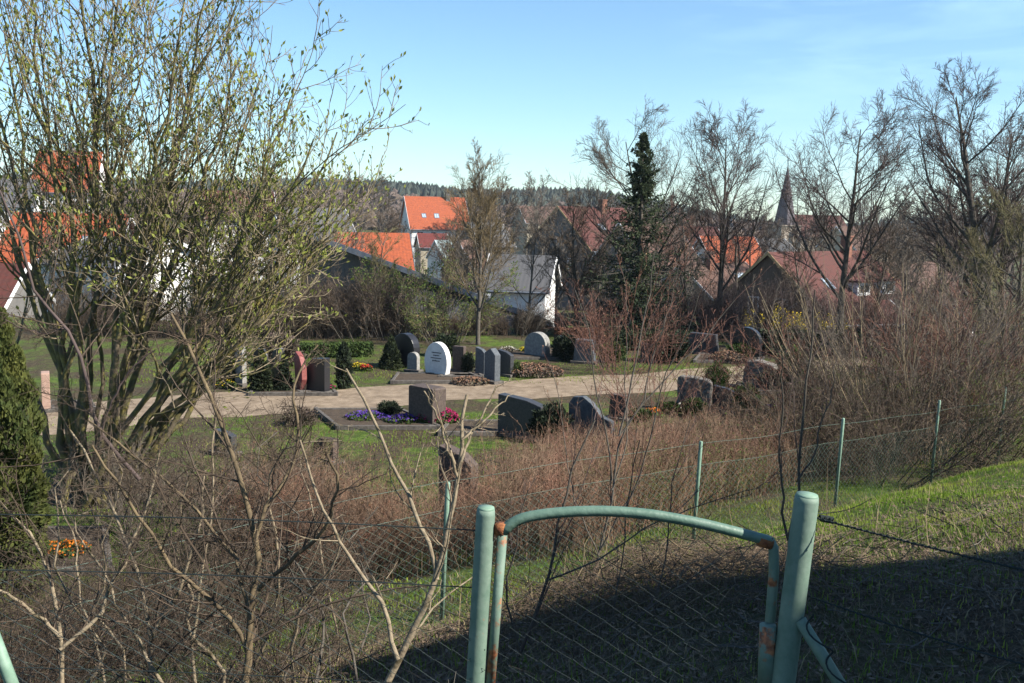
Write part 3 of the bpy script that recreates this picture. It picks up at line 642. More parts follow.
def chain(name, label, A, B, zt, zb, cell, r, m, wires, group='chain link fences', posts=(), drop=None, post_m='post_green', post_r=.021, braces=(), seed=0, postlean=(.035, 0)):
    """A,B ends (x,y); zt/zb functions of s giving top and bottom heights; posts list of s values"""
    A = np.array(A, float); B = np.array(B, float); L = np.linalg.norm(B - A); u = (B - A) / L; nrm = np.array([-u[1], u[0]]); g = np.random.default_rng(seed)
    root = empty(name, (A[0], A[1], gz(*A))); o = np.array(root.location); tag(root, label, 'fence', group)
    n = int(L / cell); rows = int(max(zt(s) - zb(s) for s in np.linspace(0, L, 12)) / (cell * .62)) + 1
    s = np.arange(n + 1) * cell; j = np.arange(rows); SS, JJ = np.meshgrid(s, j, indexing='ij')
    wav = .03 * np.sin(SS * 2.3 + JJ * .12) + .012 * np.sin(SS * 7)
    top = np.array([zt(v) for v in s]); bot = np.array([zb(v) for v in s]); Z = top[:, None] - (top - bot)[:, None] * JJ / (rows - 1)
    off = np.where((JJ + np.arange(n + 1)[:, None]) % 2 == 1, .5, -.5) * cell; sg = SS + off + g.normal(0, cell * .02, SS.shape)
    X = A[0] + u[0] * sg + nrm[0] * (wav + np.where(JJ % 2, .002, -.002)); Y = A[1] + u[1] * sg + nrm[1] * (wav + np.where(JJ % 2, .002, -.002))
    Pm = np.stack([X, Y, Z], -1) - o; V, q = tubes(Pm, np.full(Pm.shape[:2], r), 3); raw('wire_mesh', V, q, m, root)
    for wz, wr in wires:
        ss = np.linspace(0, L, 60); pts = np.stack([A[0] + u[0] * ss, A[1] + u[1] * ss, np.array([zt(v) for v in ss]) + wz], 1) - o
        if drop: pts[:, 2] -= drop * np.abs(np.sin(ss / L * np.pi * 3))
        mb = MB(); mb.tube(pts, wr, 5); mb.build('tension_wire', m, root)
    for ps in posts:
        sv, zo = ps; X, Y = A + u * sv; z0 = gz(X, Y); z1 = zt(sv) + zo; h = z1 - z0
        mb = MB(); b = Vector((X - o[0], Y - o[1], z0 - o[2] - .1)); t = Vector((X - o[0] + h * postlean[0], Y - o[1] + postlean[1] * h, z1 - o[2])); b.x -= 0
        mb.tube([tuple(b), tuple(t - (t - b) * .01), tuple(t)], [post_r, post_r, post_r * .7], 10); mb.build('post', post_m, root, True)
    for p0, p1 in braces:
        mb = MB(); mb.tube([tuple(Vector(p0) - Vector(o)), tuple(Vector(p1) - Vector(o))], post_r, 10); mb.build('brace', post_m, root, True)
    return root
# cemetery fence, rear: follows the line of posts
fs = [(-4.4, 0)] + [(v, 0) for v in (0, 3.5, 7.0, 10.4, 13.6, 17.2, 20.8)]
A = (FX - DX * 4.0, FY - DY * 4.0); B = (FX + DX * 22, FY + DY * 22)
def ztop(s): 
    v = s - 4.0; return gz(FX + DX * v, FY + DY * v) + 1.02 - .0 * v
pr = []
for px, ty, by in ((441, 482, 645), (692, 441, 560), (834, 418, 506), (930, 400, 477), (996, 387, 456)):
    # position on the line where the column px meets it
    lo, hi = -3.0, 22.0
    for _ in range(40):
        mid = (lo + hi) / 2; x_, y_ = FX + DX * mid, FY + DY * mid; v = camR.transposed() @ Vector((x_, y_, gz(x_, y_))); cx = W / 2 + F * v.x / -v.z
        if cx < px: lo = mid
        else: hi = mid
    x_, y_ = FX + DX * lo, FY + DY * lo; zt_ = zpix(ty, x_, y_); pr.append((lo, zt_ - gz(x_, y_), x_, y_)); print('post', px, round(lo, 2), 'h', round(zt_ - gz(x_, y_), 2))
chain('chain_link_fence', 'long chain link fence with thin green posts running along the cemetery hedge', A, B, ztop, lambda s: ztop(s) - 1.0, .06, .0019, 'wire_green',
      [(0, .002), (.25, .0022)], posts=[(0.2, .3)] + [(p_[0] + 4.0, p_[1] - 1.02) for p_ in pr] + [(21, .3), (24.6, .3)])
# near fence left of the gate
NA = Vector((P(486, 523, 3.0).x, 3.0, 0)); wl = P(220, 507, 3.2); 
ze_ = P(480, 588, 3.0).z
dirx = Vector((-1, .07, 0)); Ln = 3.2
chain('garden_fence', 'near chain link fence of dark wire left of the garden gate', (NA.x - .02, 3.0), (NA.x - .02 + dirx.x * Ln, 3.0 + dirx.y * Ln), lambda s: ze_ + .01 * math.sin(s * 2) - .01 * s, lambda s: ze_ - 1.0, .052, .0014, 'wire_dark',
      [(0, .0021), (.185, .0021), (-.33, .0016)], posts=[(1.75, .2)], post_r=.02, braces=[(P(-16, 610, 3.1), P(18, 700, 3.0))], seed=4)
def wire(label, a, b, sag, r, n=24, knot=False):
    A_ = Vector(a); B_ = Vector(b); o = A_.copy(); root = empty('strand_wire', o); tag(root, label, 'wire', 'loose fence wires')
    pts = [tuple(A_.lerp(B_, k / n) - o - Vector((0, 0, sag * math.sin(math.pi * k / n)))) for k in range(n + 1)]
    m = MB(); m.tube(pts, r, 6); m.build('strand', 'wire_dark', root, True)
    # second strand twisted around the first
    g = np.random.default_rng(int(r * 1e5)); q = [(p[0], p[1] + r * 1.6 * math.cos(i * 1.9), p[2] + r * 1.6 * math.sin(i * 1.9)) for i, p in enumerate(poly_resample(pts, 120))]
    m = MB(); m.tube(q, r * .7, 4); m.build('twist', 'wire_dark', root, True)
    if knot:
        m = MB(); k = [(.02 * i / 30 + .012 + .0, .009 * math.cos(i), .009 * math.sin(i) - .001 * i * .1) for i in range(60)]; m.tube(k, .003, 5); m.build('knot', 'wire_dark', root)
wire('upper dark twisted wire tied to the right gate post', P(816, 518, 2.95), P(1080, 583, 2.4), .004, .0026, knot=True)
wire('lower dark wire running down from the right gate post', P(808, 596, 2.95), P(1080, 680, 2.4), .01, .0022)
wire('thin wire going up behind the right gate post towards the hedge', P(814, 514, 2.97), P(872, 498, 4.6), .02, .0012)

# ------------------------------------------------------------------ gravestones
def outline(kind, w, h, g):
    a = w / 2
    if kind == 'arch': return [(-a, 0), (a, 0)] + [(a * math.cos(t), h - a * .95 + a * .95 * math.sin(t)) for t in np.linspace(0, math.pi, 15)]
    if kind == 'egg': return [(-a * .86, 0), (a * .86, 0)] + [(a * math.cos(t) * (1 if math.sin(t) > 0 else 1), h * .42 + h * .58 * math.sin(t)) for t in np.linspace(-.25, math.pi + .25, 18)]
    if kind == 'round': return [(-a * .55, 0), (a * .55, 0)] + [(a * math.cos(t), h * .52 + h * .48 * math.sin(t)) for t in np.linspace(-.8, math.pi + .8, 20)]
    if kind == 'slant': return [(-a, 0), (a, 0), (a, h * .82), (a * .3, h * .93), (-a, h)]
    if kind == 'soft': return [(-a, 0), (a, 0), (a, h * .84), (a * .8, h * .92), (0, h * .98), (-a * .8, h), (-a, h * .95)]
    if kind == 'slantr': return [(-a, 0), (a, 0), (a, h), (-a * .4, h * .96), (-a, h * .72)]
    if kind == 'peak': return [(-a, 0), (a, 0), (a, h * .82), (a * .1, h), (-a, h * .86)]
    if kind == 'wave': return [(-a, 0), (a, 0), (a, h * .45), (a * .5, h * .55), (a * .05, h * .85), (-a * .35, h), (-a * .8, h * .97), (-a, h * .8)]
    if kind == 'leaf': return [(-a * .3, 0), (a * .5, 0), (a, h * .35), (a * .95, h * .65), (a * .3, h * .9), (-a * .6, h), (-a, h * .75), (-a * .7, h * .3)]
    if kind == 'rock': return [(-a, 0), (a, 0), (a * .93, h * .5), (a * .8, h * .86), (a * .3, h * .93), (-a * .2, h), (-a * .75, h * .93), (-a * .96, h * .6)]
    if kind == 'taper': return [(-a, 0), (a, 0), (a * .84, h * .97), (-a * .8, h)]
    return [(-a, 0), (a, 0), (a, h * .97), (a * .9, h), (-a * .9, h), (-a, h * .97)]
def stone(label, x0, x1, yt, yb, kind, m, rz=-24, thick=.16, plinth=True, text=False, seed=0, lantern=False, Y=None, tilt=0):
    b = G((x0 + x1) / 2, yb) if Y is None else at((x0 + x1) / 2, Y); w = (x1 - x0) / F * b.y / math.cos(R(rz)); h = zpix(yt, b.x, b.y) - b.z
    w = max(w - thick * abs(math.sin(R(rz))), .18)
    root = empty('gravestone', b, R(rz - 7)); tag(root, label, 'gravestone', 'gravestones in the cemetery'); g = np.random.default_rng(seed + int(x0))
    mb = MB(); ol = outline(kind, w, h, g); z0 = 0.0
    if plinth:
        ol = [(x, z if z > 0.01 else .08) for x, z in ol]
    mb.prism(ol, -thick / 2, thick / 2); s = mb.build('headstone', m, root, False, .012 if 'rough' not in m else .03)
    s.rotation_euler = (0, R(tilt), 0)
    if 'rough' in m or kind == 'rock':
        sd = s.modifiers.new('sub', 'SUBSURF'); sd.subdivision_type = 'SIMPLE'; sd.levels = sd.render_levels = 3
        tx = bpy.data.textures.new('rockiness', 'CLOUDS'); tx.noise_scale = .18; dm = s.modifiers.new('rough', 'DISPLACE'); dm.texture = tx; dm.strength = .05; dm.mid_level = .5
    if plinth:
        mp_ = MB(); mp_.box((0, 0, .04), (w + .16, thick + .16, .085)); mp_.build('plinth', 'stone_kerb', root, False, .008)
    if text:
        mt = MB(); y = -thick / 2 - .004; gg = np.random.default_rng(7)
        for r_, wd_ in ((.70, .34), (.62, .2), (.54, .42), (.46, .28)):
            x = -w * wd_ * .5 - .03
            while x < w * wd_ * .5:
                l_ = .02 + .025 * gg.random(); mt.box((x + l_ / 2 + w * .04, y, h * r_), (l_, .006, .028)); mt.box((x + l_ / 2 + w * .04, y - .001, h * r_ + .012 * gg.normal()), (l_ * .5, .006, .012)); x += l_ + .014
        mt.build('inscription', 'inscription', s)
    return root, b, w
ST = {}
def S(key, *a, **k): ST[key] = stone(*a, **k)
S('a', 'tall pinkish stone slab at the far left beside the thuja column', 40, 53, 372, 411, 'block', 'stone_pink', rz=-58, thick=.18)
S('b', 'narrow pale grey stone leftmost of the group behind the gravel path', 235, 247, 346, 386, 'block', 'stone_grey')
S('c', 'dark arched stone with bright rim behind the small spruces', 252, 270, 348, 386, 'arch', 'stone_dark', rz=-40)
S('d', 'dark curved stone right behind the dwarf conifers', 270, 286, 347, 386, 'slantr', 'stone_dark', rz=-45)
S('e', 'reddish leaf shaped stone beside a black slab', 292, 309, 352, 392, 'leaf', 'stone_red', rz=-50, thick=.14)
S('f', 'black slab with bright right edge beside the red stone', 305, 331, 357, 393, 'slantr', 'stone_black', rz=-24, thick=.22)
S('g', 'black disc shaped stone behind the blue dwarf conifer', 391, 421, 333, 367, 'round', 'stone_black', rz=-30, thick=.28, plinth=False)
S('h', 'white egg shaped stone with dark lettering', 423, 452, 342, 376, 'egg', 'stone_white', rz=-28, thick=.2, text=True)
S('i', 'low brownish grey stone just right of the white stone', 452, 466, 346, 373, 'block', 'stone_brown', rz=-20)
S('j', 'narrow blue grey stone, left one of the touching pair', 475, 487, 347, 376, 'slant', 'stone_blue', rz=-25)
S('k', 'blue grey peaked stone with bright right edge, front one of the pair', 484, 500, 348, 383, 'peak', 'stone_blue', rz=-38, thick=.22)
S('l', 'dark stone with light edge right of the peaked stone', 497, 514, 350, 376, 'slant', 'stone_dark', rz=-34)
S('m', 'large grey half round stone near the white house', 524, 550, 332, 357, 'arch', 'stone_grey', rz=-28, thick=.3)
S('n', 'blue grey block stone with sloping top near the copper hedge', 573, 596, 339, 363, 'taper', 'stone_blue', rz=-10, thick=.4)
S('o', 'dark block stone with brown side above the magenta heather', 408, 446, 386, 424, 'block', 'stone_brown', rz=-34, thick=.42)
S('p', 'wide dark slab with slanting top beside the dark yew', 496, 547, 396, 437, 'slant', 'stone_dark', rz=-26, thick=.24)
S('q', 'blue grey wave topped stone right of the dark yew', 567, 615, 397, 437, 'wave', 'stone_blue', rz=-22, thick=.18)
S('r', 'small brown tapered stone behind the wave topped stone', 608, 629, 394, 420, 'taper', 'stone_brown', rz=-24, thick=.2)
S('s', 'speckled rough stone block behind the round boxwood', 676, 712, 376, 411, 'soft', 'stone_rough', rz=-14, thick=.26)
S('t', 'plain dark slab overlapping the speckled rough stone', 712, 735, 386, 413, 'slant', 'stone_dark', rz=-26, thick=.16)
S('u', 'black arched stone with bright rim by the dark clipped hedge', 730, 761, 327, 358, 'arch', 'stone_black', rz=-24, thick=.3)
S('v', 'dark low stone with bluish top left of the black arch', 686, 719, 333, 354, 'taper', 'stone_dark', rz=-20, thick=.3)
S('w', 'rough boulder stone right of the round boxwood', 742, 780, 360, 388, 'rock', 'stone_rough', rz=-24, thick=.45, plinth=False)
S('x', 'dark backed stone with pale top standing close behind the fence', 437, 478, 446, 500, 'slant', 'stone_brown', rz=-20, thick=.22, Y=14.0)
S('y', 'small dark stone half hidden by the brown hedge at left', 213, 238, 430, 455, 'slant', 'stone_dark', rz=-20, thick=.16)
S('za', 'small grey rounded stone between the black disc and the white stone', 407, 420, 352, 372, 'arch', 'stone_grey', rz=-22)
S('zb', 'low dark slab right of the flowers by the half round stone', 556, 571, 336, 357, 'block', 'stone_dark', rz=-24)
S('zc', 'small pale pillow stone behind the rough boulder', 786, 806, 352, 371, 'soft', 'stone_grey', rz=-18)
S('zd', 'low dark stone beyond the path below the spruce', 640, 656, 343, 362, 'soft', 'stone_dark', rz=-20)
S('z', 'low brown stone in front of the olive bush', 312, 340, 437, 462, 'slantr', 'stone_brown', rz=-25, thick=.16)

# grave borders: kerb frames in front of stones
def border(label, x0, x1, y0, y1, soil='soil'):
    """pixel quad: far left/right row y0, near row y1"""
    c = [G(x0[0], y0), G(x0[1], y0), G(x1[1], y1), G(x1[0], y1)]; ctr = sum(c, Vector()) / 4
    root = empty('grave_border', ctr); tag(root, label, 'grave border', 'stone kerbs round the graves')
    m = MB()
    for i in range(4):
        a = c[i] - ctr; b = c[(i + 1) % 4] - ctr; d = (b - a); L = d.length; m.box(tuple((a + b) / 2 + Vector((0, 0, .05))), (L - .09, .08, .10 + .002 * i), math.atan2(d.y, d.x))
        m.box(tuple(a + Vector((0, 0, .055))), (.10, .10, .12), 0)
    m.build('kerb', 'stone_kerb', root, False, .01)
    V = [tuple((p - ctr) * .97 + Vector((0, 0, .07))) for p in c]; raw('bed', V, [np.array([(3, 2, 1, 0)])], soil, root)
    return c
border('kerbed bed with violet and magenta flowers below the gravel path', (316, 400), (338, 440), 412, 430)
border('wide brown kerbed grave in front of the white stone', (398, 470), (392, 492), 376, 384)
border('low kerbed grave before the half round stone', (508, 566), (500, 572), 352, 360)
border('kerbed grave before the touching pair of stones', (446, 476), (440, 482), 372, 379)
border('kerbed grave with heather before the wide slanted slab', (450, 500), (440, 505), 424, 436)
border('kerbed grave before the rough boulder', (738, 800), (742, 812), 386, 394)
border('kerbed grave at the far left below the pinkish slab', (50, 90), (48, 96), 404, 412)
border('kerbed grave before the black slab and red stone', (258, 330), (250, 336), 388, 396)
border('kerbed grave before the black arched stone', (700, 756), (694, 760), 356, 363)
border('kerbed bed with orange flowers beside the thuja column', (30, 105), (10, 110), 533, 575)

# ------------------------------------------------------------------ flowers and grave shrubs
def clump(name, label, cat, px, py, wpx, hh, fl, seed, n=260, group='flowers on the graves', leaf='leaf_box', fsize=.035):
    c = G(px, py); g = np.random.default_rng(seed); r = wpx / F * c.y / 2; root = empty(name, c); tag(root, label, cat, group)
    def pts(n, zmul): 
        a = g.random(n) * 2 * np.pi; q = np.sqrt(g.random(n)) * r; return np.stack([q * np.cos(a), q * np.sin(a) * .8, hh * zmul * np.sqrt(np.maximum(0, 1.05 - (q / r) ** 2)) * (.75 + .3 * g.random(n)) + .08], 1)
    def quads(p, s, flat): 
        n = len(p); d = unit(g.normal(0, 1, (n, 3)) * np.array([1, 1, flat])); e = unit(np.cross(d, g.normal(0, 1, (n, 3)))); s = (s * (.7 + .6 * g.random(n)))[:, None]
        return np.stack([p - d * s, p + e * s, p + d * s, p - e * s], 1).reshape(-1, 3), np.arange(4 * n).reshape(-1, 4)
    p1 = pts(n * 2, .85); p1[:, 2] *= .3 + .7 * g.random(n * 2); V, q = quads(p1, .035, 1); raw('leaves', V, q, leaf, root)
    V, q = quads(pts(n, 1.0), fsize * .6, .6); raw('blossoms', V, q, fl, root)
    return root
clump('heather', 'magenta flowering heather in front of the dark brown stone', 'heather', 437, 424, 46, .3, 'flower_magenta', 1, 700)
clump('violets', 'violet flowers at the left in the kerbed bed', 'violets', 366, 421, 44, .14, 'flower_violet', 2, 190)
clump('violets', 'violet flowers in the middle of the kerbed bed beside the magenta heather', 'violets', 404, 424, 40, .14, 'flower_violet', 3, 240)
clump('primroses', 'yellow and orange primroses left of the black disc stone', 'primroses', 358, 370, 22, .14, 'flower_yellow', 4, 120)
clump('primroses', 'red primroses beside the yellow ones', 'primroses', 366, 371, 14, .12, 'flower_red', 5, 90)
clump('primroses', 'orange blossoms in the bed beside the thuja column', 'primroses', 62, 556, 60, .10, 'flower_orange', 6, 240, fsize=.03)
clump('pansies', 'white and orange pansies right of the small brown stone', 'pansies', 652, 417, 22, .14, 'flower_orange', 7, 90)
clump('pansies', 'pale pansies beside the rough speckled stone', 'pansies', 681, 412, 14, .14, 'flower_white', 8, 60)
clump('primroses', 'yellow primroses near the half round stone', 'primroses', 525, 353, 14, .14, 'flower_yellow', 9, 70)
clump('heather', 'pale pink heather left of the half round stone', 'heather', 508, 353, 18, .16, 'flower_white', 10, 70, leaf='leaf_heather')
clump('daffodils', 'yellow daffodils beside the pinkish slab at far left', 'daffodils', 41, 412, 8, .2, 'flower_yellow', 11, 30)
clump('pansies', 'mixed flowers left of the small spruces', 'pansies', 225, 388, 22, .16, 'flower_yellow', 12, 70)
clump('violets', 'violet flowers low on the grass right of the small shrub', 'violets', 772, 411, 20, .08, 'flower_violet', 13, 90)
clump('primroses', 'pink flowers in front of the small spruces', 'primroses', 330, 392, 16, .12, 'flower_magenta', 14, 40)
clump('heather', 'wide low brown heather patch in front of the half round stone', 'heather', 533, 375, 62, .28, 'bud_pink', 15, 900, leaf='leaf_heather', group='heather patches')
clump('heather', 'greyish heather before the black arched stone', 'heather', 728, 362, 40, .3, 'bud_pink', 16, 400, leaf='leaf_heather', group='heather patches')
clump('heather', 'brown ground cover at the foot of the path beside the peaked stone', 'heather', 470, 384, 40, .12, 'bud_pink', 17, 300, leaf='leaf_heather', group='heather patches')

def leafball(name, label, cat, base, rx, rz_, m, seed, n=2500, size=.04, shape='ball', group='small evergreens on the graves', trunk_m='bark_grey', core=True):
    """dense evergreen: leaf faces through an uneven volume on a short stem"""
    g = np.random.default_rng(seed); root = empty(name, base); tag(root, label, cat, group)
    d = unit(g.normal(0, 1, (n, 3))); q = g.random(n) ** .35
    lump = 1 + .16 * np.sin(d[:, 0] * 5 + seed) * np.sin(d[:, 2] * 6 + seed * 2) + .12 * np.sin(d[:, 1] * 9 + d[:, 2] * 7)
    p = d * (q * lump)[:, None]
    if shape == 'cone':
        z = g.random(n) ** 1.4; a = g.random(n) * 2 * np.pi; rr = (1 - z) ** .8 * (.55 + .45 * g.random(n) ** .4) * (1 + .22 * np.sin(a * 3 + z * 25 + seed) * np.sin(z * 40))
        p = np.stack([rr * np.cos(a) * rx, rr * np.sin(a) * rx, z * rz_ * 2 + .03], 1)
    elif shape == 'column':
        z = g.random(n); a = g.random(n) * 2 * np.pi; pr_ = np.clip(np.minimum(.6 + z * 3, 1.25 - z ** 3 * 1.1), .1, 1)
        rr = pr_ * (.5 + .5 * g.random(n) ** .4) * (1 + .16 * np.sin(a * 4 + z * 17) + .1 * np.sin(z * 60 + a * 2))
        p = np.stack([rr * np.cos(a) * rx, rr * np.sin(a) * rx, z * rz_ * 2], 1)
    else: p = p * np.array([rx, rx, rz_]) + np.array([0, 0, rz_ * .92])
    out = unit(p - np.array([0, 0, rz_ * .7])); dd = unit(out + g.normal(0, .5, (n, 3)) + np.array([0, 0, .5])); e = unit(np.cross(dd, g.normal(0, 1, (n, 3)))); s = (size * (.6 + .8 * g.random(n)))[:, None]
    V = np.stack([p - dd * s * .3, p + e * s * .35, p + dd * s, p - e * s * .35], 1).reshape(-1, 3)
    raw('foliage', V, np.arange(4 * n).reshape(-1, 4), m, root)
    mb = MB(); hh = rz_ * (1.7 if shape != 'ball' else 1.1); mb.tube([(0, 0, -.05), (.01, 0, hh * .5), (0, 0, hh)], [rx * .12, rx * .09, rx * .03], 6)
    for k in range(14):
        a = g.random() * 6.28; z = hh * (.1 + .8 * g.random()); l = rx * .75 * (1 if shape == 'ball' else 1 - z / hh * .7); mb.tube([(0, 0, z), (l * .6 * math.cos(a), l * .6 * math.sin(a), z + l * .25), (l * math.cos(a), l * math.sin(a), z + l * .55)], [rx * .05, rx * .035, .004], 4, False)
    mb.build('stem', trunk_m, root)
    return root
def ball(label, px, yb, wpx, yt, m, seed, cat='shrub', name='boxwood', **k):
    b = G(px, yb); h = zpix(yt, b.x, b.y) - b.z; return leafball(name, label, cat, b, wpx / F * b.y / 2, h / 2, m, seed, **k)
ball('round clipped boxwood behind the speckled rough stone', 716, 394, 26, 363, 'leaf_box', 1, n=5000)
ball('low round boxwood before the plain dark slab', 694, 417, 26, 398, 'leaf_box', 2, n=4500)
ball('very dark yew bush between the wide slab and the wave topped stone', 549, 441, 40, 404, 'leaf_dark', 3, name='yew', n=6000, size=.06)
ball('dark dwarf bush left above the violet flowers', 389, 416, 24, 401, 'leaf_dark', 4, name='yew', n=3000)
ball('slim dark column conifer left of the yellow primroses', 344, 388, 15, 343, 'leaf_dark', 5, name='dwarf_conifer', shape='column', n=4000, size=.05)
ball('blue grey dwarf conifer beside the black disc stone', 391, 368, 24, 337, 'needle_dark', 6, name='dwarf_conifer', shape='cone', n=5000, size=.06)
ball('green dwarf spruce in front of the dark arched stone', 262, 392, 28, 350, 'needle_dark', 7, name='dwarf_conifer', shape='cone', n=6000, size=.06)
ball('pointed dark dwarf spruce left of the red leaf shaped stone', 284, 392, 18, 356, 'leaf_dark', 8, name='dwarf_conifer', shape='cone', n=5000, size=.06)
ball('dark round bush left of the narrow pale stone', 230, 384, 30, 344, 'leaf_dark', 9, name='yew', n=5000, size=.07)
ball('small bush right of the brownish grey stone', 468, 374, 14, 352, 'leaf_dark', 10, name='yew', n=2500)
ball('pale green spiky shrub right of the plain dark slab', 745, 416, 26, 386, 'leaf_box', 11, name='dwarf_conifer', n=1500, size=.09)
ball('green shrub left of the black arched stone', 742, 358, 30, 342, 'leaf_box', 12, name='boxwood', n=3000, size=.06)
ball('dark bush over the rough boulder', 775, 389, 40, 366, 'leaf_dark', 13, name='yew', n=4000, size=.06)
ball('grassy green shrub right of the rough boulder', 793, 386, 34, 348, 'leaf_box', 14, name='boxwood', n=2200, size=.1)
ball('bright green cushion left of the speckled rough stone', 668, 412, 24, 402, 'leaf_box', 15, name='boxwood', n=2200)
ball('rust coloured small shrub before the speckled stone', 684, 408, 14, 392, 'leaf_copper', 16, name='copper_shrub', n=900)
ball('dark juniper left of the dark low stone', 668, 362, 40, 330, 'leaf_dark', 17, name='juniper', n=4500, size=.08)
ball('dark evergreen left of the blue grey block stone', 566, 360, 26, 334, 'leaf_dark', 18, name='yew', n=3500, size=.08)
ball('low olive brown clipped bush behind the pinkish group', 280, 366, 44, 333, 'leaf_heather', 19, name='brown_bush', n=6000, size=.06)
ball('rounded dry ornamental grass mound left of the far fence posts', 806, 413, 50, 380, 'leaf_heather', 20, name='brown_bush', n=4500, size=.09)
ball('low dark bush under the timber house hedge', 900, 372, 50, 345, 'needle_dark', 21, name='yew', n=3500, size=.1)
ball('small green shrub between the peaked stone and the brown heather', 515, 376, 18, 362, 'leaf_box', 41, n=1500)
ball('dark green shrub behind the white egg shaped stone', 446, 356, 26, 334, 'needle_dark', 42, name='yew', n=3000, size=.07)
ball('dwarf yew right of the blue grey block stone', 612, 362, 26, 342, 'leaf_box', 43, name='yew', n=2500, size=.06)
ball('low green cushion on the lawn right of the wide slab', 640, 420, 26, 409, 'leaf_box', 44, n=2000)
ball('low brown shrub left of the kerbed violet bed', 300, 425, 34, 408, 'leaf_heather', 45, name='brown_bush', n=2500)
# thuja column at the left edge
b = at(12, 11.0); leafball('thuja', 'tall dark green thuja column at the left edge of the picture', 'thuja', b, .37, (zpix(312, b.x, b.y) - b.z) / 2, 'needle_thuja', 31, n=42000, size=.05, shape='column', group=None)

# clipped hedges
def hedge(label, x0, x1, yb, yt, depth, m, seed, n=9000, size=.07, name='hedge', cat='hedge', Y=None):
    A_ = G(x0, yb[0]) if Y is None else at(x0, Y[0]); B_ = G(x1, yb[1]) if Y is None else at(x1, Y[1]); g = np.random.default_rng(seed)
    root = empty(name, A_); tag(root, label, cat, 'clipped hedges of the cemetery'); d = (B_ - A_); L = d.length; u = d / L; nn = Vector((-u.y, u.x, 0))
    h = zpix(yt, *( (A_ + B_) / 2).xy) - (A_.z + B_.z) / 2
    s = g.random(n) * L; t = (g.random(n) - .5) * depth; z = g.random(n) ** .6 * h * (1 + .05 * np.sin(s * 3)) ; f = g.random(n) < .6
    t = np.where(f, np.sign(t) * depth / 2 * (1 + .08 * g.normal(0, 1, n)), t); z = np.where(~f, h * (1 + .04 * g.normal(0, 1, n)), z)
    p = s[:, None] * np.array(u) + t[:, None] * np.array(nn); p[:, 2] += z
    dd = unit(g.normal(0, 1, (n, 3))); e = unit(np.cross(dd, g.normal(0, 1, (n, 3)))); sz = (size * (.6 + .8 * g.random(n)))[:, None]
    V = np.stack([p - dd * sz * .5, p + e * sz * .35, p + dd * sz * .5, p - e * sz * .35], 1).reshape(-1, 3); raw('foliage', V, np.arange(4 * n).reshape(-1, 4), m, root)
    # branches inside
    k = int(L * 9); P0 = (g.random(k) * L)[:, None] * np.array(u) + ((g.random(k) - .5) * depth * .7)[:, None] * np.array(nn)
    p2, r2 = grow(g, P0, g.normal(0, .25, (k, 3)) + np.array([0, 0, 1.]), np.full(k, h * .85), np.full(k, .012), 4, .15, 0); V, q = tubes(p2, r2, 3); raw('branches', V, q, 'bark_grey', root)
hedge('dark clipped hedge before the timber gabled house', 762, 862, (355, 356), 333, .8, 'needle_dark', 1, 9000, .12)
hedge('copper brown clipped hedge near the white house', 556, 602, (347, 347), 330, .7, 'leaf_copper', 2, 5000, .09)
hedge('low green hedge behind the group of dark stones', 300, 372, (358, 356), 344, .5, 'leaf_box', 3, 5000, .08)
hedge('dark low hedge at the foot of the spruce', 604, 690, (350, 348), 333, .8, 'needle_dark', 4, 6000, .1)
hedge('dark green hedge behind the flowering heather far right', 858, 960, (356, 352), 328, .8, 'leaf_heather', 5, 7000, .1)

# ------------------------------------------------------------------ brown twiggy hedges (bare beech and privet)
def twigs(name, label, cat, pts, width, h, n, m, seed, group, r=.004, leaf=None, lean=.18):
    """upright bare shoots along a polyline of ground points"""
    pts = [Vector(p) for p in pts]; base = pts[0].copy(); base.z = gz(base.x, base.y); g = np.random.default_rng(seed); root = empty(name, base); tag(root, label, cat, group)
    C = poly_resample(pts, 200); cc = g.integers(0, 200, max(12, n // 22)); i = np.clip(cc[g.integers(0, len(cc), n)] + g.normal(0, 2.2, n), 0, 199).astype(int); c = C[i]; off = (g.random(n) - .5) * width
    T = np.gradient(C, axis=0)[i]; T = unit(T * np.array([1, 1, 0])); nn = np.stack([-T[:, 1], T[:, 0], 0 * T[:, 0]], 1)
    p0 = c + nn * off[:, None]; p0[:, 2] = ground(p0[:, 0], p0[:, 1]) - .02; hh = h * (.5 + .5 * g.random(n)) * (1 + .14 * np.sin(i * .31 + off * 2)) * (1 - .25 * np.abs(off / width * 2) ** 3) * (1 + .16 * np.sin(i * .13 + seed))
    D = g.normal(0, lean, (n, 3)) + np.array([0, 0, 1.]); P_, Rr = grow(g, p0 - np.array(base), D, hh, np.full(n, r) * (.5 + 1.6 * g.random(n) ** 3), 6, .11, .1, .35)
    V1, q1 = tubes(P_, Rr, 3); raw('stems', V1, q1, m, root)
    a = sprout(g, P_, Rr, 7, .25, 1, (20, 60), .28, .6, .5, r * .35); P2, R2 = grow(g, *a, 4, .12, .2, .5); a = sprout(g, P2, R2, 2, .2, 1, (20, 60), .5, .7, .4, r * .3); P3, R3 = grow(g, *a, 3, .1, .2, .5)
    V, q = merge([tubes(P2, R2, 3), tubes(P3, R3, 3)]); raw('twigs', V, q, m, root)
    if leaf: V, q = leaves(g, P2, leaf[1], leaf[2], .2, 1.0, 0); raw('leaves', V, q, leaf[0], root)
    return root
def gpt(px, Y): return at(px, Y)
def foff(s, t): return (FX + DX * s + DY * t, FY + DY * s - DX * t, 0)
twigs('beech_hedge', 'reddish brown bare hedge behind the wire fence in the middle', 'hedge', [foff(2.4, -1.9), foff(3.6, -2.5), foff(6, -2.8), foff(9.5, -3.0)], 2.8, 1.35, 3600, 'twig_hedge', 1, 'bare hedges along the fence', leaf=('leaf_copper', 1, .028))
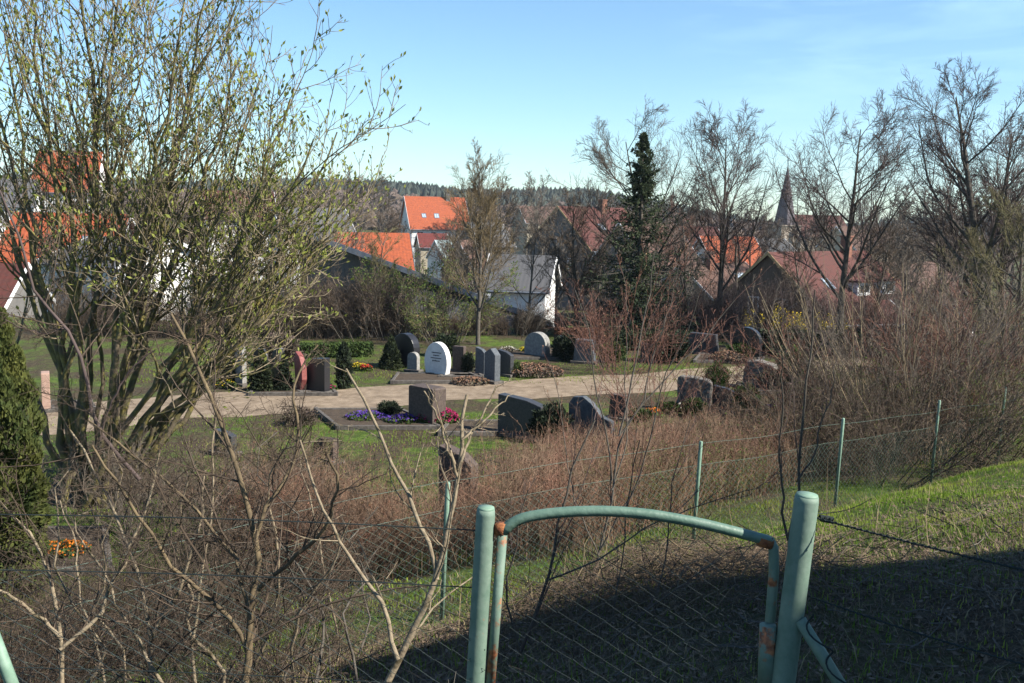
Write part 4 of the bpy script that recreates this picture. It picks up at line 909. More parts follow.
twigs('beech_hedge', 'brown bare hedge left of the dark backed stone', 'hedge', [(-3.6, 13.6, 0), (-2.4, 12.6, 0), (-1.6, 12.2, 0)], 1.6, 1.45, 1500, 'twig_hedge', 2, 'bare hedges along the fence', leaf=('leaf_copper', 1, .028))
twigs('beech_hedge', 'low brown hedge row before the speckled rough stone', 'hedge', [gpt(520, 17.5), gpt(640, 18.5), gpt(740, 20), gpt(820, 21)], 2.6, .75, 2600, 'twig_hedge', 3, 'bare hedges along the fence', leaf=('leaf_copper', 1, .028))
twigs('privet', 'olive green budding privet row inside the brown hedge', 'hedge', [foff(4.2, -2.0), foff(6.5, -2.2), foff(9.4, -2.3)], 1.6, 1.0, 700, 'twig_olive', 23, 'bare hedges along the fence', leaf=('leaf_green', 2, .03))
twigs('bramble_thicket', 'tangled brown thicket along the fence at the far right', 'thicket', [foff(9.5, -1.5), foff(14, -2.4), foff(20, -2.9)], 2.2, 1.9, 2400, 'twig_brown', 4, 'thickets along the fence', lean=.4, leaf=('leaf_green', 1, .022))
twigs('bramble_thicket', 'tangled grey brown thicket below the budding bush', 'thicket', [gpt(20, 9.5), gpt(130, 9.5), gpt(240, 10)], 2.8, 1.2, 1300, 'twig_dark', 5, 'thickets along the fence', lean=.5, leaf=('leaf_green', 1, .012))
twigs('bare_hedge', 'long low bare hedge in front of the white house', 'hedge', [gpt(372, 38), gpt(470, 39), gpt(565, 40)], 1.0, 1.0, 1300, 'twig_brown', 6, 'bare hedges along the cemetery edge', r=.008)
twigs('bare_hedge', 'dense brown bare shrubbery behind the dark stones', 'hedge', [gpt(262, 37), gpt(330, 38), gpt(395, 39)], 2.4, 2.3, 1500, 'twig_brown', 7, 'bare hedges along the cemetery edge', r=.009, lean=.25)
twigs('bare_hedge', 'brown bare shrubbery behind the budding bush stems', 'hedge', [gpt(60, 37), gpt(150, 37), gpt(255, 37)], 2.2, 1.8, 1500, 'twig_brown', 8, 'bare hedges along the cemetery edge', r=.009, lean=.25)
twigs('bare_hedge', 'reddish bare shrubbery at the foot of the spruce', 'hedge', [gpt(600, 39), gpt(700, 40), gpt(735, 40)], 2.0, 2.2, 1000, 'twig_purple', 9, 'bare hedges along the cemetery edge', r=.009, lean=.25)
twigs('bare_hedge', 'bare shrubbery along the timber gabled house', 'hedge', [gpt(735, 43), gpt(830, 43), gpt(1010, 41)], 2.0, 2.2, 1700, 'twig_purple', 10, 'bare hedges along the cemetery edge', r=.009, lean=.25)

# ------------------------------------------------------------------ trees
def tree(label, px, Y, ytop, seed, r=.13, tm='bark_dark', cm='twig_purple', limbs=15, t0=.22, ang=(30, 55), lr=.55, sub=(10, 7, 5), rt_=.0075, shape=.6, name='bare_tree', lean=(0, 0), up=.5, group='bare trees', leaf=None, trunkwob=.04, tip=.12):
    b = at(px, Y); h = zpix(ytop, b.x, b.y) - b.z; g = np.random.default_rng(seed)
    lv = [dict(n=limbs, t0=t0, t1=.96, ang=ang, lr=lr, rr=.55, shape=shape, K=11, wob=.07, up=up, S=5, jit=.25, rmin=.018, tip=.15),
          dict(n=sub[0], t0=.2, t1=.9, ang=(24, 50), lr=.36, rr=.5, shape=.2, K=7, wob=.07, up=.3, S=4, rmin=rt_ * 1.3, tip=.35),
          dict(n=sub[1], t0=.15, t1=.9, ang=(22, 52), lr=.42, rr=.55, shape=.15, K=4, wob=.09, up=.2, S=3, rmin=rt_ * .9, tip=.5),
          dict(n=sub[2], t0=.15, t1=.9, ang=(22, 52), lr=.5, rr=.65, shape=.1, K=3, wob=.08, up=.15, S=3, rmin=rt_ * .65, tip=.6)]
    return plant(name, label, 'tree', b, trunk(g, h, r, lean, 12, trunkwob, tip), lv, tm, cm, seed, group, trunk_levels=2, leafspec=leaf)
tree('bare tree with branches spreading behind the dark spruce', 636, 41, 136, 11, r=.14, limbs=16, lr=.62, t0=.2, ang=(35, 60), cm='twig_grey')
tree('slender bare tree right of the dark spruce', 718, 40, 134, 12, r=.14, limbs=20, lr=.56, ang=(28, 48), trunkwob=.025)
tree('broad bare tree right of the church spire', 838, 38, 126, 113, r=.15, limbs=20, lr=.62, ang=(34, 58), trunkwob=.02)
tree('largest bare tree with two dark trunks at the right edge', 976, 34, 88, 14, r=.2, limbs=22, lr=.56, ang=(30, 58), t0=.16, sub=(10, 7, 5))
tree('second trunked bare tree close beside the largest one', 1002, 35, 130, 15, r=.15, limbs=18, lr=.5, ang=(30, 55), t0=.2)
tree('thin olive tinged bare tree in front of the chapel roof', 478, 36, 166, 16, r=.09, tm='bark_grey', cm='twig_tan', limbs=28, lr=.46, ang=(22, 42), t0=.18, rt_=.006, up=.9)
tree('dark multi branched bare tree before the reddish brown house', 575, 40, 205, 17, r=.12, tm='bark_dark', cm='twig_brown', limbs=16, lr=.5, t0=.15, ang=(25, 50), rt_=.007)
tree('small bare tree standing against the white house wall', 530, 40, 225, 18, r=.07, tm='bark_grey', cm='twig_grey', limbs=14, lr=.4, t0=.2, sub=(7, 5, 3), rt_=.006)
tree('small bare tree left of the dark multi branched tree', 556, 41, 215, 19, r=.07, tm='bark_grey', cm='twig_grey', limbs=12, lr=.45, t0=.15, sub=(7, 5, 3), rt_=.006)
tree('bare tree in front of the dark timber gabled house', 735, 45, 215, 20, r=.1, limbs=14, lr=.5, t0=.2, sub=(8, 5, 4))
tree('olive green drooping bare tree low at the right edge', 1008, 27, 205, 21, r=.11, tm='bark_grey', cm='twig_olive', limbs=24, lr=.5, t0=.1, ang=(30, 70), up=-.1, rt_=.006)
tree('bare tree standing before the red roof of the timber house', 800, 43, 232, 31, r=.08, limbs=18, lr=.5, t0=.12, sub=(8, 6, 4), rt_=.007, cm='twig_brown')
tree('bare tree before the brick annex at the right', 872, 42, 226, 32, r=.08, limbs=18, lr=.5, t0=.12, sub=(8, 6, 4), rt_=.007, cm='twig_brown')
tree('bare tree in front of the grey boarded chapel side', 378, 41, 232, 33, r=.07, limbs=18, lr=.48, t0=.12, sub=(8, 6, 4), rt_=.006, tm='bark_grey', cm='twig_olive')
tree('reddish bare tree between spruce and slender tree', 686, 46, 205, 22, r=.09, cm='twig_red', limbs=16, lr=.5, t0=.12, sub=(8, 6, 4), rt_=.007)
# distant bare trees: four prototypes copied about
def copy_tree(o, parent=None):
    c = o.copy(); col.objects.link(c); c.parent = parent
    for ch in list(o.children): copy_tree(ch, c)
    return c
where = [('behind the distant orange roofed house', 385, 215, 182), ('on the rise left of the orange roofed house', 350, 190, 178), ('beside the grey roofed far house', 478, 175, 190), ('above the pale teal roof', 500, 150, 192),
         ('behind the ochre verge gable', 540, 150, 186), ('right of the reddish brown house', 600, 160, 198), ('behind the dark red roofed house', 655, 190, 205), ('left of the bright orange roof by the church', 694, 180, 208),
         ('left foot of the church tower', 762, 180, 212), ('right foot of the church tower', 806, 170, 205), ('behind the far brown roofed house', 850, 200, 205), ('between the broad and the largest bare trees', 893, 150, 200), ('behind the tall pale shoots', 915, 120, 205),
         ('in the gap before the distant ridge at right', 870, 140, 210), ('behind the pale house at far left', 10, 160, 165), ('above the large left orange roof', 90, 100, 190), ('behind the drooping branches', 250, 120, 190),
         ('left of the chapel gable', 240, 90, 215), ('in front of the far grey roofed house', 325, 150, 190), ('beyond the white house wall', 490, 90, 228), ('before the pale plastered gable', 655, 66, 235), ('behind the brown roofed house', 630, 130, 205),
         ('beside the low brick annex', 905, 60, 240), ('behind the largest bare tree', 950, 110, 190), ('far right behind the olive tree', 1010, 120, 185), ('at the teal roof gable', 448, 118, 222), ('left of the chapel roof ridge', 340, 70, 235), ('beside the maroon roof', 402, 120, 225),
         ('below the ochre verge', 545, 78, 222), ('below the reddish brown roof', 598, 70, 228), ('between the small houses and the thin tree', 470, 75, 232), ('over the brown boarded gable', 455, 88, 238), ('left of the bright orange church side roof', 676, 75, 225),
         ('right of the bright orange church side roof', 752, 85, 222), ('behind the timber gabled roof', 812, 85, 222), ('behind the brick annex chimney', 855, 75, 226), ('above the brown roof at right', 888, 75, 222), ('right of the pale shoots', 940, 70, 215), ('far right before the ridge', 985, 80, 205),
         ('before the distant orange roof at left', 382, 120, 212), ('left of the chapel ridge behind the bush', 290, 65, 235), ('behind the bush above the long white wall', 215, 60, 230), ('before the large left roof', 60, 52, 240), ('right of the large left roof', 140, 56, 225), ('at the far left before the pale house', -10, 70, 200), ('before the farther left orange roof', 75, 110, 176), ('below the farther left orange roof', 120, 80, 205), ('right behind the long white building', 190, 75, 215)]
protos = []
for i in range(4):
    px, Y, yt = where[i][1:]
    protos.append(tree('distant bare tree ' + where[i][0], px, Y, yt, 40 + i, r=.24, tm='bark_grey', cm='twig_brown' if i % 2 else 'twig_grey', limbs=18, lr=.52, t0=.1, ang=(25, 58), sub=(8, 6, 4), rt_=.03, group='distant bare trees'))
for i in range(4, len(where)):
    lb_, px, Y, yt = where[i]; b = at(px, Y); src = protos[i % 4]; hs = zpix(where[i % 4][3], src.location.x, src.location.y) - src.location.z; h = zpix(yt, b.x, b.y) - b.z
    c = copy_tree(src); c.location = b; c.rotation_euler = (0, 0, i * 1.3); c.scale = (h / hs,) * 3; c['label'] = 'distant bare tree ' + lb_

# spruce
def spruce():
    b = at(636, 39.0); h = zpix(132, b.x, b.y) - b.z; g = np.random.default_rng(77); root = empty('spruce', b); tag(root, 'tall dark spruce with sparse top in the middle of the view', 'spruce')
    mb = MB(); mb.tube([(0, 0, -.1), (.03, 0, h * .5), (0, 0, h)], [.16, .09, .015], 8); mb.build('trunk', 'bark_dark', root, True)
    n = 420; z = g.random(n) ** 1.5 * h * .95 + h * .04; a = g.random(n) * 2 * np.pi; rel = z / h
    L = (3.1 * (1 - rel) ** 1.05 + .04) * (.25 + .95 * g.random(n)) * (1 + .3 * np.sin(rel * 23))
    P_, Rr = grow(g, np.stack([0 * z, 0 * z, z], 1), np.stack([np.cos(a), np.sin(a), -.25 + .5 * rel], 1), L, .03 * (1 - rel) + .008, 6, .06, .25, .3)
    V, q = tubes(P_, Rr, 3); raw('branches', V, q, 'bark_dark', root)
    s = sprout(g, P_, Rr, 9, .15, 1, (30, 75), .38, .5, .6, .005); P2, R2 = grow(g, *s, 4, .1, -.3, .5)
    L1 = leaves(g, P_, 20, .11, .2, .8, -.25, .34); L2 = leaves(g, P2, 8, .11, .0, .7, -.3, .36); V, q = merge([L1, L2]); raw('crown', V, q, 'needle_spruce', root)
spruce()

# ------------------------------------------------------------------ shrubs
def shrub(label, px, Y, ytop, seed, n=16, spread=1.2, r=.012, tm='bark_grey', cm='twig_brown', lean=.35, sub=(8, 6, 3), leaf=None, rt_=.004, name='bare_shrub', group='bare shrubs', lr=.4, leanx=0, up=.2, wob=.06, ang=(15, 45)):
    b = at(px, Y); h = zpix(ytop, b.x, b.y) - b.z; g = np.random.default_rng(seed)
    lv = [dict(n=sub[0], t0=.2, ang=ang, lr=lr, rr=.6, K=5, wob=.1, up=.2, S=3, rmin=rt_ * 1.3), dict(n=sub[1], t0=.15, ang=(20, 55), lr=.45, rr=.65, K=4, wob=.12, up=.1, rmin=rt_)]
    if sub[2]: lv.append(dict(n=sub[2], t0=.2, ang=(20, 60), lr=.5, rr=.7, K=3, wob=.12, up=.1, rmin=rt_ * .8))
    return plant(name, label, 'shrub', b, stems(g, n, spread, h, r, lean, up=up, leanx=leanx, wob=wob), lv, tm, cm, seed, group, leafspec=leaf, part_names=('stems', 'twigs'), S0=5)
LG = dict(n=2, size=.05, m='leaf_green', spread=.9)
shrub('shrub with fresh yellow green leaves before the chapel roof', 425, 38, 252, 1, n=26, spread=2.6, lean=.5, r=.02, cm='twig_olive', leaf=dict(n=1, size=.075, m='leaf_green', spread=.9), rt_=.006)
shrub('shrub just coming into leaf right of the leafy one', 448, 36, 286, 2, n=16, spread=2, lean=.5, r=.02, cm='twig_olive', leaf=dict(n=1, size=.05, m='leaf_green', spread=.9), rt_=.006)
shrub('bare grey shrub hiding the middle of the chapel front', 398, 37, 268, 33, n=24, spread=2.4, r=.018, rt_=.006, cm='twig_brown')
shrub('tall bare shrub at the left part of the chapel front', 345, 38, 262, 34, n=24, spread=2.6, r=.018, rt_=.006, cm='twig_brown')
shrub('bare bush right of the thin tree before the white house', 512, 39, 292, 35, n=18, spread=2.0, r=.014, rt_=.005, cm='twig_grey')
shrub('brown shrub under the chapel gable', 372, 37, 292, 3, n=18, spread=2.4, r=.02, rt_=.006)
shrub('tall shrub with pale upright shoots right of the broad tree', 880, 19, 232, 4, n=36, spread=1.4, r=.016, tm='twig_straw', cm='twig_grey', lean=.4, sub=(5, 4, 3), lr=.3, rt_=.0035)
shrub('dense bare shrub before the low brick annex', 855, 20, 300, 5, n=22, spread=2.2, r=.016, tm='bark_grey', cm='twig_red', lean=.6)
shrub('shrub with straw coloured shoots beside the far fence posts', 925, 18.5, 255, 6, n=34, spread=2, r=.014, tm='twig_straw', cm='twig_grey', lean=.45, sub=(6, 5, 3), rt_=.0035)
shrub('red twigged shrub at the right edge above the fence', 1000, 20, 272, 7, n=26, spread=2.2, r=.012, tm='twig_red', cm='twig_red', lean=.45)
shrub('brown red shrub left of the red twigged one', 955, 21, 285, 8, n=26, spread=2.4, r=.012, tm='twig_brown', cm='twig_red', lean=.5)
shrub('greenish shrub low behind the last fence posts', 960, 19, 345, 9, n=30, spread=2.6, r=.01, cm='twig_olive', lean=.6, leaf=dict(n=1, size=.03, m='leaf_green', spread=.9))
shrub('greyish tangled shrub behind the third fence post', 860, 17.0, 352, 10, n=34, spread=2.2, r=.01, cm='twig_brown', lean=.6)
shrub('rounded brown shrub in the grass left of the third fence post', 800, 19, 368, 11, n=26, spread=1.6, r=.008, cm='twig_brown', lean=.7)
shrub('straw tinted shrub at the extreme right edge', 1040, 23, 250, 12, n=24, spread=2.2, r=.014, tm='twig_straw', cm='twig_olive', lean=.5)
shrub('forsythia with yellow blossoms before the dark timber gable', 768, 40.5, 306, 13, n=18, spread=1.8, r=.015, cm='twig_olive', leaf=dict(n=1, size=.07, m='flower_yellow', spread=.9), rt_=.006, name='forsythia', sub=(6, 4, 0))
shrub('forsythia with yellow blossoms before the brick annex', 824, 40.5, 314, 14, n=16, spread=1.6, r=.015, cm='twig_olive', leaf=dict(n=1, size=.07, m='flower_yellow', spread=.9), rt_=.006, name='forsythia', sub=(6, 4, 0))
shrub('olive twigged bush in the cemetery left of the brown hedge', 285, 16.5, 425, 15, n=30, spread=1.4, r=.008, cm='twig_olive', lean=.6)
shrub('brown bush on the lawn below the gravel path', 190, 15, 432, 16, n=34, spread=2.4, r=.009, cm='twig_brown', lean=.6)
shrub('wide tangled brown bush before the kerbed violet bed', 255, 14, 436, 26, n=36, spread=2.0, r=.009, cm='twig_brown', lean=.7)
shrub('brown bush at the foot of the budding bush', 140, 13, 440, 27, n=34, spread=2.4, r=.009, cm='twig_grey', lean=.7)
shrub('tall brown bare shrub above the last fence post', 905, 21, 250, 28, n=26, spread=2.2, r=.014, tm='twig_brown', cm='twig_purple', lean=.4)
shrub('tall tan bare shrub beside the largest bare tree', 975, 22, 240, 29, n=26, spread=2.2, r=.014, tm='twig_straw', cm='twig_brown', lean=.4)
shrub('tangled low shrub under the straw coloured shoots', 920, 17.5, 330, 30, n=34, spread=2.2, r=.010, cm='twig_brown', lean=.7)
shrub('red stemmed shrub between the wave topped stone and the path', 655, 21.0, 300, 17, n=16, spread=1.0, r=.011, tm='twig_red', cm='twig_red', lean=.55, sub=(7, 5, 3))
shrub('fine reddish shrub before the spruce', 612, 31, 280, 18, n=20, spread=2, r=.014, tm='twig_purple', cm='twig_red', lean=.5, rt_=.005)

# ---- big budding bush on the left: many mossy stems from one base
def big_bush():
    Yb = 15.5; b = at(92, Yb); g = np.random.default_rng(5)
    tips = [(-60, 40), (-30, -30), (10, 30), (30, -60), (100, 60), (130, -60), (165, -20), (200, -40), (235, 10), (262, 40), (285, 60), (318, 85), (345, 125), (372, 118), (378, 165), (352, 205), (330, 250), (-80, 140), (150, 90), (60, 110), (300, 150), (215, 110), (250, 170), (90, -80), (225, -30), (120, 0), (190, 50), (330, 190), (340, 160), (300, 215)]
    sd = []
    for i, (tx, ty) in enumerate(tips):
        Yt = Yb + g.uniform(-1.8, 1.8); T = P(tx - 6 if tx < 150 else 144 + (tx - 150) * .87, ty + (0 if tx < 150 else 14 - max(0, ty - 150) * .25), Yt) - b; s0 = np.array([g.uniform(-.35, .35), g.uniform(-.3, .3), -.05]); T = np.array(T); side = T[0]
        mid = s0 * .5 + T * .45 + np.array([side * .02, 0, -abs(side) * .01]) + g.normal(0, .16, 3)
        q1 = s0 + (mid - s0) * .5 + g.normal(0, .09, 3) + np.array([-side * .02, 0, .03]); q3 = mid + (T - mid) * .5 + g.normal(0, .14, 3) + np.array([side * .02, 0, -.02])
        pts = poly_resample([s0, q1, mid, q3, T], 18)
        for _ in range(2): pts[1:-1] = (pts[:-2] + pts[2:] + 2 * pts[1:-1]) / 4
        pts[1:-1] += g.normal(0, .045, (16, 3)); r0 = g.uniform(.04, .066)
        sd.append((pts[None], (r0 * np.linspace(1, .13, 18) ** .75)[None]))
    lv = [dict(n=9, t0=.36, t1=.93, ang=(20, 46), lr=.30, rr=.55, shape=.3, K=9, wob=.11, up=.7, S=5, rmin=.011, tip=.35),
          dict(n=6, t0=.2, t1=.97, ang=(25, 55), lr=.42, rr=.6, shape=.3, K=6, wob=.12, up=.6, S=4, rmin=.0065, tip=.5),
          dict(n=5, t0=.15, t1=1, ang=(25, 60), lr=.42, rr=.65, shape=.2, K=4, wob=.13, up=.5, S=3, rmin=.0045, tip=.6)]
    return plant('budding_bush', 'large many stemmed bush with mossy branches and fresh green buds at left', 'bush', b, sd, lv, 'bark_moss', 'bark_tan', 6, leafspec=dict(n=2, size=.072, m='bud_green', spread=.5, t0=.65, up=.6, aspect=.45), trunk_levels=2, part_names=('stems', 'twigs'), leaf_part='buds', S0=8)
big_bush()

# ---- near thorny shrubs with pale branches in the left foreground, traced branch by branch
def traced(name, label, chains, seed, tm, cm, lv, leaf=None, group='bare shrubs in the foreground', S0=8):
    P0 = None; sd = []; g = np.random.default_rng(seed); base = None
    for pts, Y0, Y1, r0, r1 in chains:
        k = len(pts); w = [P(x, y, Y0 + (Y1 - Y0) * i / (k - 1)) for i, (x, y) in enumerate(pts)]
        if pts[0][1] >= 700: w = [Vector((w[0].x - .01, w[0].y, gz(w[0].x, w[0].y) - .04))] + w
        if base is None: base = Vector((w[0].x, w[0].y, gz(w[0].x, w[0].y)))
        q = poly_resample([np.array(v - base) for v in w], 14); q[1:-1] += g.normal(0, .006, (12, 3)); sd.append((q[None], np.linspace(r0, r1, 14)[None]))
    return plant(name, label, 'shrub', base, sd, lv, tm, cm, seed, group, leafspec=leaf, part_names=('stems', 'twigs'), S0=S0)
near_lv = [dict(n=13, t0=.1, ang=(25, 65), lr=.42, rr=.45, K=6, wob=.16, up=.15, S=4, rmin=.0022, tip=.4), dict(n=8, t0=.1, ang=(30, 75), lr=.42, rr=.55, K=4, wob=.18, up=.05, rmin=.0014), dict(n=7, t0=.1, ang=(35, 80), lr=.42, rr=.7, K=3, wob=.15, up=.05, rmin=.0011)]
traced('thorn_shrub', 'pale barked shrub with forked stem in the left foreground', [
    ([(242, 720), (247, 660), (252, 610), (258, 560), (252, 515), (238, 475), (224, 430), (207, 388), (193, 352), (171, 314)], 5.2, 5.6, .024, .008),
    ([(193, 352), (204, 332), (208, 313)], 5.6, 5.65, .011, .006), ([(258, 590), (285, 565), (312, 545), (330, 520), (338, 480), (325, 450)], 5.2, 5.0, .014, .006),
    ([(255, 540), (270, 500), (292, 470), (300, 430), (292, 395), (300, 372), (318, 345)], 5.3, 5.7, .012, .005), ([(247, 650), (225, 610), (200, 590), (165, 560), (130, 500), (92, 445)], 5.2, 4.9, .014, .006),
    ([(250, 620), (238, 560), (205, 520), (165, 480), (128, 450), (88, 420)], 5.2, 5.5, .012, .005)], 51, 'bark_pale', 'twig_dark', near_lv)
traced('thorn_shrub', 'shrub with two bright forked stems just left of the gate', [
    ([(372, 720), (398, 660), (420, 615), (438, 575), (448, 535), (456, 495), (460, 455), (463, 420), (467, 395)], 4.6, 4.9, .019, .008),
    ([(437, 580), (430, 545), (414, 512), (399, 480), (385, 445), (367, 408), (346, 369)], 4.7, 5.1, .012, .006), ([(458, 478), (446, 440), (436, 412), (424, 391)], 4.8, 4.7, .008, .004),
    ([(458, 470), (472, 432), (485, 408), (496, 386)], 4.8, 5, .008, .004), ([(462, 440), (490, 415), (508, 395)], 4.8, 5, .006, .003), ([(398, 660), (380, 600), (350, 560), (318, 500), (300, 440)], 4.6, 5.0, .012, .005)], 52, 'bark_tan', 'bark_tan', [dict(near_lv[0], n=4), dict(near_lv[1], n=4), dict(near_lv[2], n=3)])
traced('thorn_shrub', 'dense prickly shrub in the bottom left corner', [
    ([(60, 720), (62, 660), (58, 610), (45, 560), (20, 520), (-20, 480)], 5, 5.3, .016, .006), ([(60, 650), (95, 620), (125, 560), (150, 500), (160, 450)], 5, 5.4, .012, .005),
    ([(62, 640), (30, 610), (0, 590), (-40, 580)], 5, 4.9, .012, .006), ([(150, 720), (152, 640), (140, 580), (118, 520), (100, 480), (70, 430)], 5.4, 5.9, .015, .006), ([(150, 640), (180, 590), (200, 530), (205, 470)], 5.4, 5.6, .011, .005),
    ([(300, 720), (290, 660), (300, 610), (330, 570), (350, 520)], 5.6, 5.4, .012, .005)], 53, 'bark_tan', 'twig_dark', near_lv)
traced('thorn_shrub', 'thin purple brown branch curving up the left edge', [
    ([(140, 480), (95, 430), (84, 362), (67, 328), (36, 296), (20, 242), (4, 200), (-10, 160)], 6.2, 6.6, .014, .006), ([(100, 440), (112, 400), (130, 370), (155, 350)], 6.2, 6.2, .008, .004), ([(67, 328), (40, 335), (5, 320)], 6.4, 6.3, .006, .003)], 54, 'twig_purple', 'twig_dark', near_lv)
traced('thorn_shrub', 'grey brown shrub with thin upright twigs behind the near fence', [
    ([(200, 720), (190, 650), (205, 560), (215, 500), (210, 440), (220, 400)], 6.5, 7, .013, .005), ([(330, 720), (340, 640), (325, 570), (315, 520), (300, 470)], 6.6, 7, .011, .005), ([(110, 720), (100, 650), (80, 600), (75, 540), (60, 500)], 6.6, 7, .012, .005)], 55, 'bark_tan', 'twig_brown', near_lv)
def crooked(g, x0, y1, Y, r):
    x, y, o = x0, 730, []
    while y > y1: o.append((x, y)); y -= g.uniform(28, 50); x += g.normal(0, 24)
    return (o + [(x, y1)], Y, Y + g.uniform(-.3, .5), r, r * .3)
for nm, lab, sd_, xs_, Yc, tmm in (('thorn_shrub', 'crooked dark branched scrub filling the bottom left', 71, (30, 75, 120, 170, 210, 250), 5.6, 'bark_tan'), ('thorn_shrub', 'crooked dark branched scrub between the pale forked shrubs', 72, (290, 320, 350, 385, 335), 5.9, 'bark_grey')):
    g_ = np.random.default_rng(sd_)
    traced(nm, lab, [crooked(g_, x_ + g_.uniform(-15, 15), g_.uniform(430, 540), Yc + g_.uniform(-.4, .6), g_.uniform(.009, .015)) for x_ in xs_], sd_, tmm, 'twig_dark', [dict(near_lv[0], n=9, lr=.36), dict(near_lv[1], n=7), dict(near_lv[2], n=5)])
red_lv = [dict(n=6, t0=.25, ang=(12, 32), lr=.35, rr=.5, K=5, wob=.07, up=.5, S=3, rmin=.0022, tip=.5), dict(n=4, t0=.2, ang=(18, 40), lr=.4, rr=.6, K=4, wob=.08, up=.4, rmin=.0016)]
RL = dict(n=4, size=.014, m='bud_pink', spread=.5)
traced('dogwood', 'red budded shrub fanning up behind the gate', [
    ([(590, 610), (600, 550), (612, 490), (619, 436), (640, 408), (672, 372), (705, 338), (735, 300)], 8.0, 8.4, .012, .003), ([(619, 436), (632, 385), (640, 335), (650, 290), (655, 250)], 8, 8.2, .009, .003), ([(612, 480), (606, 430), (594, 380), (590, 330), (575, 290)], 8, 7.8, .007, .003),
    ([(600, 550), (640, 480), (652, 430), (662, 380), (690, 330), (700, 290)], 8, 7.7, .008, .003), ([(619, 436), (645, 400), (655, 350), (672, 300), (680, 260)], 8, 8.3, .007, .002), ([(600, 560), (575, 500), (565, 450), (560, 400), (548, 360)], 8, 8.3, .006, .002), ([(612, 490), (628, 440), (625, 380), (628, 320), (622, 270)], 8, 8.5, .006, .002)], 61, 'bark_grey', 'twig_red', red_lv, RL)
traced('dogwood', 'dark stemmed sapling clump seen through the gate', [
    ([(500, 720), (520, 650), (548, 580), (560, 520), (572, 470), (595, 420)], 5.2, 5.6, .012, .005), ([(520, 650), (505, 600), (515, 545), (528, 490)], 5.2, 5.1, .007, .003), ([(560, 720), (575, 680), (610, 640), (660, 600), (720, 560)], 5, 5.3, .006, .003), ([(548, 580), (600, 560), (650, 525), (700, 505), (760, 488)], 5.3, 5.5, .006, .002), ([(610, 700), (612, 620), (622, 560), (628, 500), (640, 440)], 5.5, 5.7, .006, .003), ([(650, 690), (655, 600), (668, 540), (672, 480), (690, 420)], 5.6, 5.8, .006, .002)], 62, 'bark_dark', 'twig_purple', red_lv, None)
traced('sapling', 'dark thin sapling rising beside the right gate post', [([(788, 580), (790, 530), (798, 480), (802, 430), (806, 380), (812, 330), (815, 290)], 4.2, 4.3, .008, .003), ([(788, 540), (782, 500), (778, 450), (784, 400), (782, 350)], 4.2, 4.1, .006, .002), ([(798, 480), (815, 450), (830, 400), (838, 350)], 4.2, 4.4, .004, .0015)], 63, 'bark_dark', 'twig_purple', [dict(red_lv[0], n=3, rmin=.0012), dict(red_lv[1], n=2, rmin=.001)], dict(n=2, size=.01, m='bud_pink', spread=.5))
twigs('bramble_thicket', 'tangle of thin thorny twigs behind the near fence', 'thicket', [(-4.2, 6.4, 0), (-2.6, 6.2, 0), (-1.2, 6.0, 0)], 2.0, 1.1, 300, 'twig_dark', 15, 'thickets along the fence', lean=.6, r=.0032)
twigs('bramble_thicket', 'sparse tangle of thin twigs left of the thin green post', 'thicket', [(-4.0, 8.6, 0), (-2.4, 8.2, 0), (-1.2, 8.0, 0)], 1.8, 1.0, 220, 'twig_dark', 16, 'thickets along the fence', lean=.6, r=.0035)
# fallen brushwood heap behind the gate
def brush():
    g = np.random.default_rng(8); b = Vector((1.1, 6.6, gz(1.1, 6.6))); root = empty('brushwood_heap', b); tag(root, 'low heap of dead brushwood and grass behind the gate', 'brushwood')
    n = 420; p0 = np.stack([g.normal(0, .75, n), g.normal(0, .6, n), 0 * g.random(n)], 1); p0[:, 2] = ground(p0[:, 0] + b.x, p0[:, 1] + b.y) - b.z + .25 * np.exp(-(p0[:, 0] ** 2 + p0[:, 1] ** 2)) * g.random(n)
    P_, Rr = grow(g, p0, g.normal(0, 1, (n, 3)) * np.array([1, 1, .3]), .3 + .5 * g.random(n), np.full(n, .004), 5, .2, 0)
    V, q = tubes(P_, Rr, 3); raw('sticks', V, q, 'bark_pale', root)
    n = 9000; p0 = np.stack([g.normal(0, .8, n), g.normal(0, .6, n), 0 * g.random(n)], 1); p0[:, 2] = ground(p0[:, 0] + b.x, p0[:, 1] + b.y) - b.z + .3 * np.exp(-(p0[:, 0] ** 2 + p0[:, 1] ** 2)) * g.random(n)
    P_, Rr = grow(g, p0, g.normal(0, 1, (n, 3)) * np.array([1, 1, .3]), .06 + .1 * g.random(n), np.full(n, .0018), 3, .3, -.4); V, q = tubes(P_, Rr, 3); raw('dead_grass', V, q, 'litter', root)
brush()

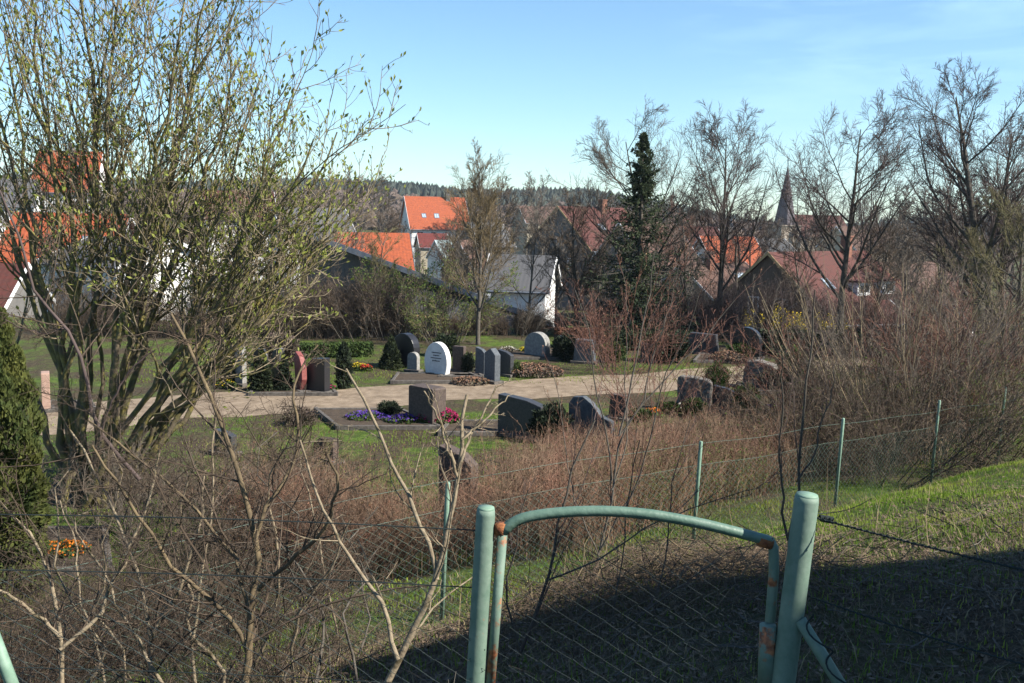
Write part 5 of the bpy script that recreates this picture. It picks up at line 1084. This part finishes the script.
# ------------------------------------------------------------------ wooded ridge
def forest():
    g = np.random.default_rng(12); 
    for nm, m, n, frac, lab in (('forest', 'forest_green', 9000, 1, 'dark conifer forest along the far ridge'), ('woodland', 'forest_brown', 9000, 0, 'brown leafless woodland on the lower slope of the ridge')):
        Y = g.uniform(480, 760, n) if frac else g.uniform(300, 640, n); X = g.uniform(-.62, .62, n) * Y * 1.05; Z = ground(X, Y)
        h = g.uniform(6, 11, n) * (1 if frac else .6); h *= .75 + .35 * np.sin(X * .021 + 1) * np.sin(X * .007 + .4) + .15; r = h * (.33 if frac else .5)
        S = 7; K = 5; prof = np.array([.75, 1, .7, .35, .03]) if frac else np.array([.35, .9, 1.0, .75, .15]); zz = np.array([.05, .2, .5, .78, 1.0])
        an = np.arange(S) * 2 * np.pi / S; rad = r[:, None, None] * prof[None, :, None] * (1 + .35 * g.normal(0, 1, (n, K, S)) * .7)
        V = np.stack([X[:, None, None] + rad * np.cos(an), Y[:, None, None] + rad * np.sin(an), Z[:, None, None] + h[:, None, None] * zz[None, :, None] + g.normal(0, .4, (n, K, S))], -1)
        i = np.arange(n * K * S).reshape(n, K, S); a = i[:, :-1]; b = i[:, 1:]; q = np.stack([a, np.roll(a, -1, 2), np.roll(b, -1, 2), b], -1).reshape(-1, 4)
        tag(raw(nm, V.reshape(-1, 3), q, m), lab, 'forest', kind='stuff')
forest()
print('polys', sum(len(o.data.polygons) for o in bpy.data.objects if o.type == 'MESH'))

def haze():
    V = [(x, y, z) for z in (-60, 48) for y in (-70, 1230) for x in (-930, 930)]
    o = raw('haze', V, [np.array([(0, 2, 3, 1), (4, 5, 7, 6), (0, 1, 5, 4), (2, 6, 7, 3), (0, 4, 6, 2), (1, 3, 7, 5)])], 'wall_white')
    m = bpy.data.materials.new('haze_air'); m.use_nodes = True; n = m.node_tree.nodes; n.remove(n['Principled BSDF']); v = n.new('ShaderNodeVolumePrincipled')
    v.inputs['Color'].default_value = (.82, .9, 1, 1); v.inputs['Density'].default_value = .00016; v.inputs['Anisotropy'].default_value = .2
    m.node_tree.links.new(v.outputs[0], n['Material Output'].inputs['Volume']); o.data.materials.clear(); o.data.materials.append(m)
    tag(o, 'thin blue haze over the valley', 'haze', kind='stuff')
haze()
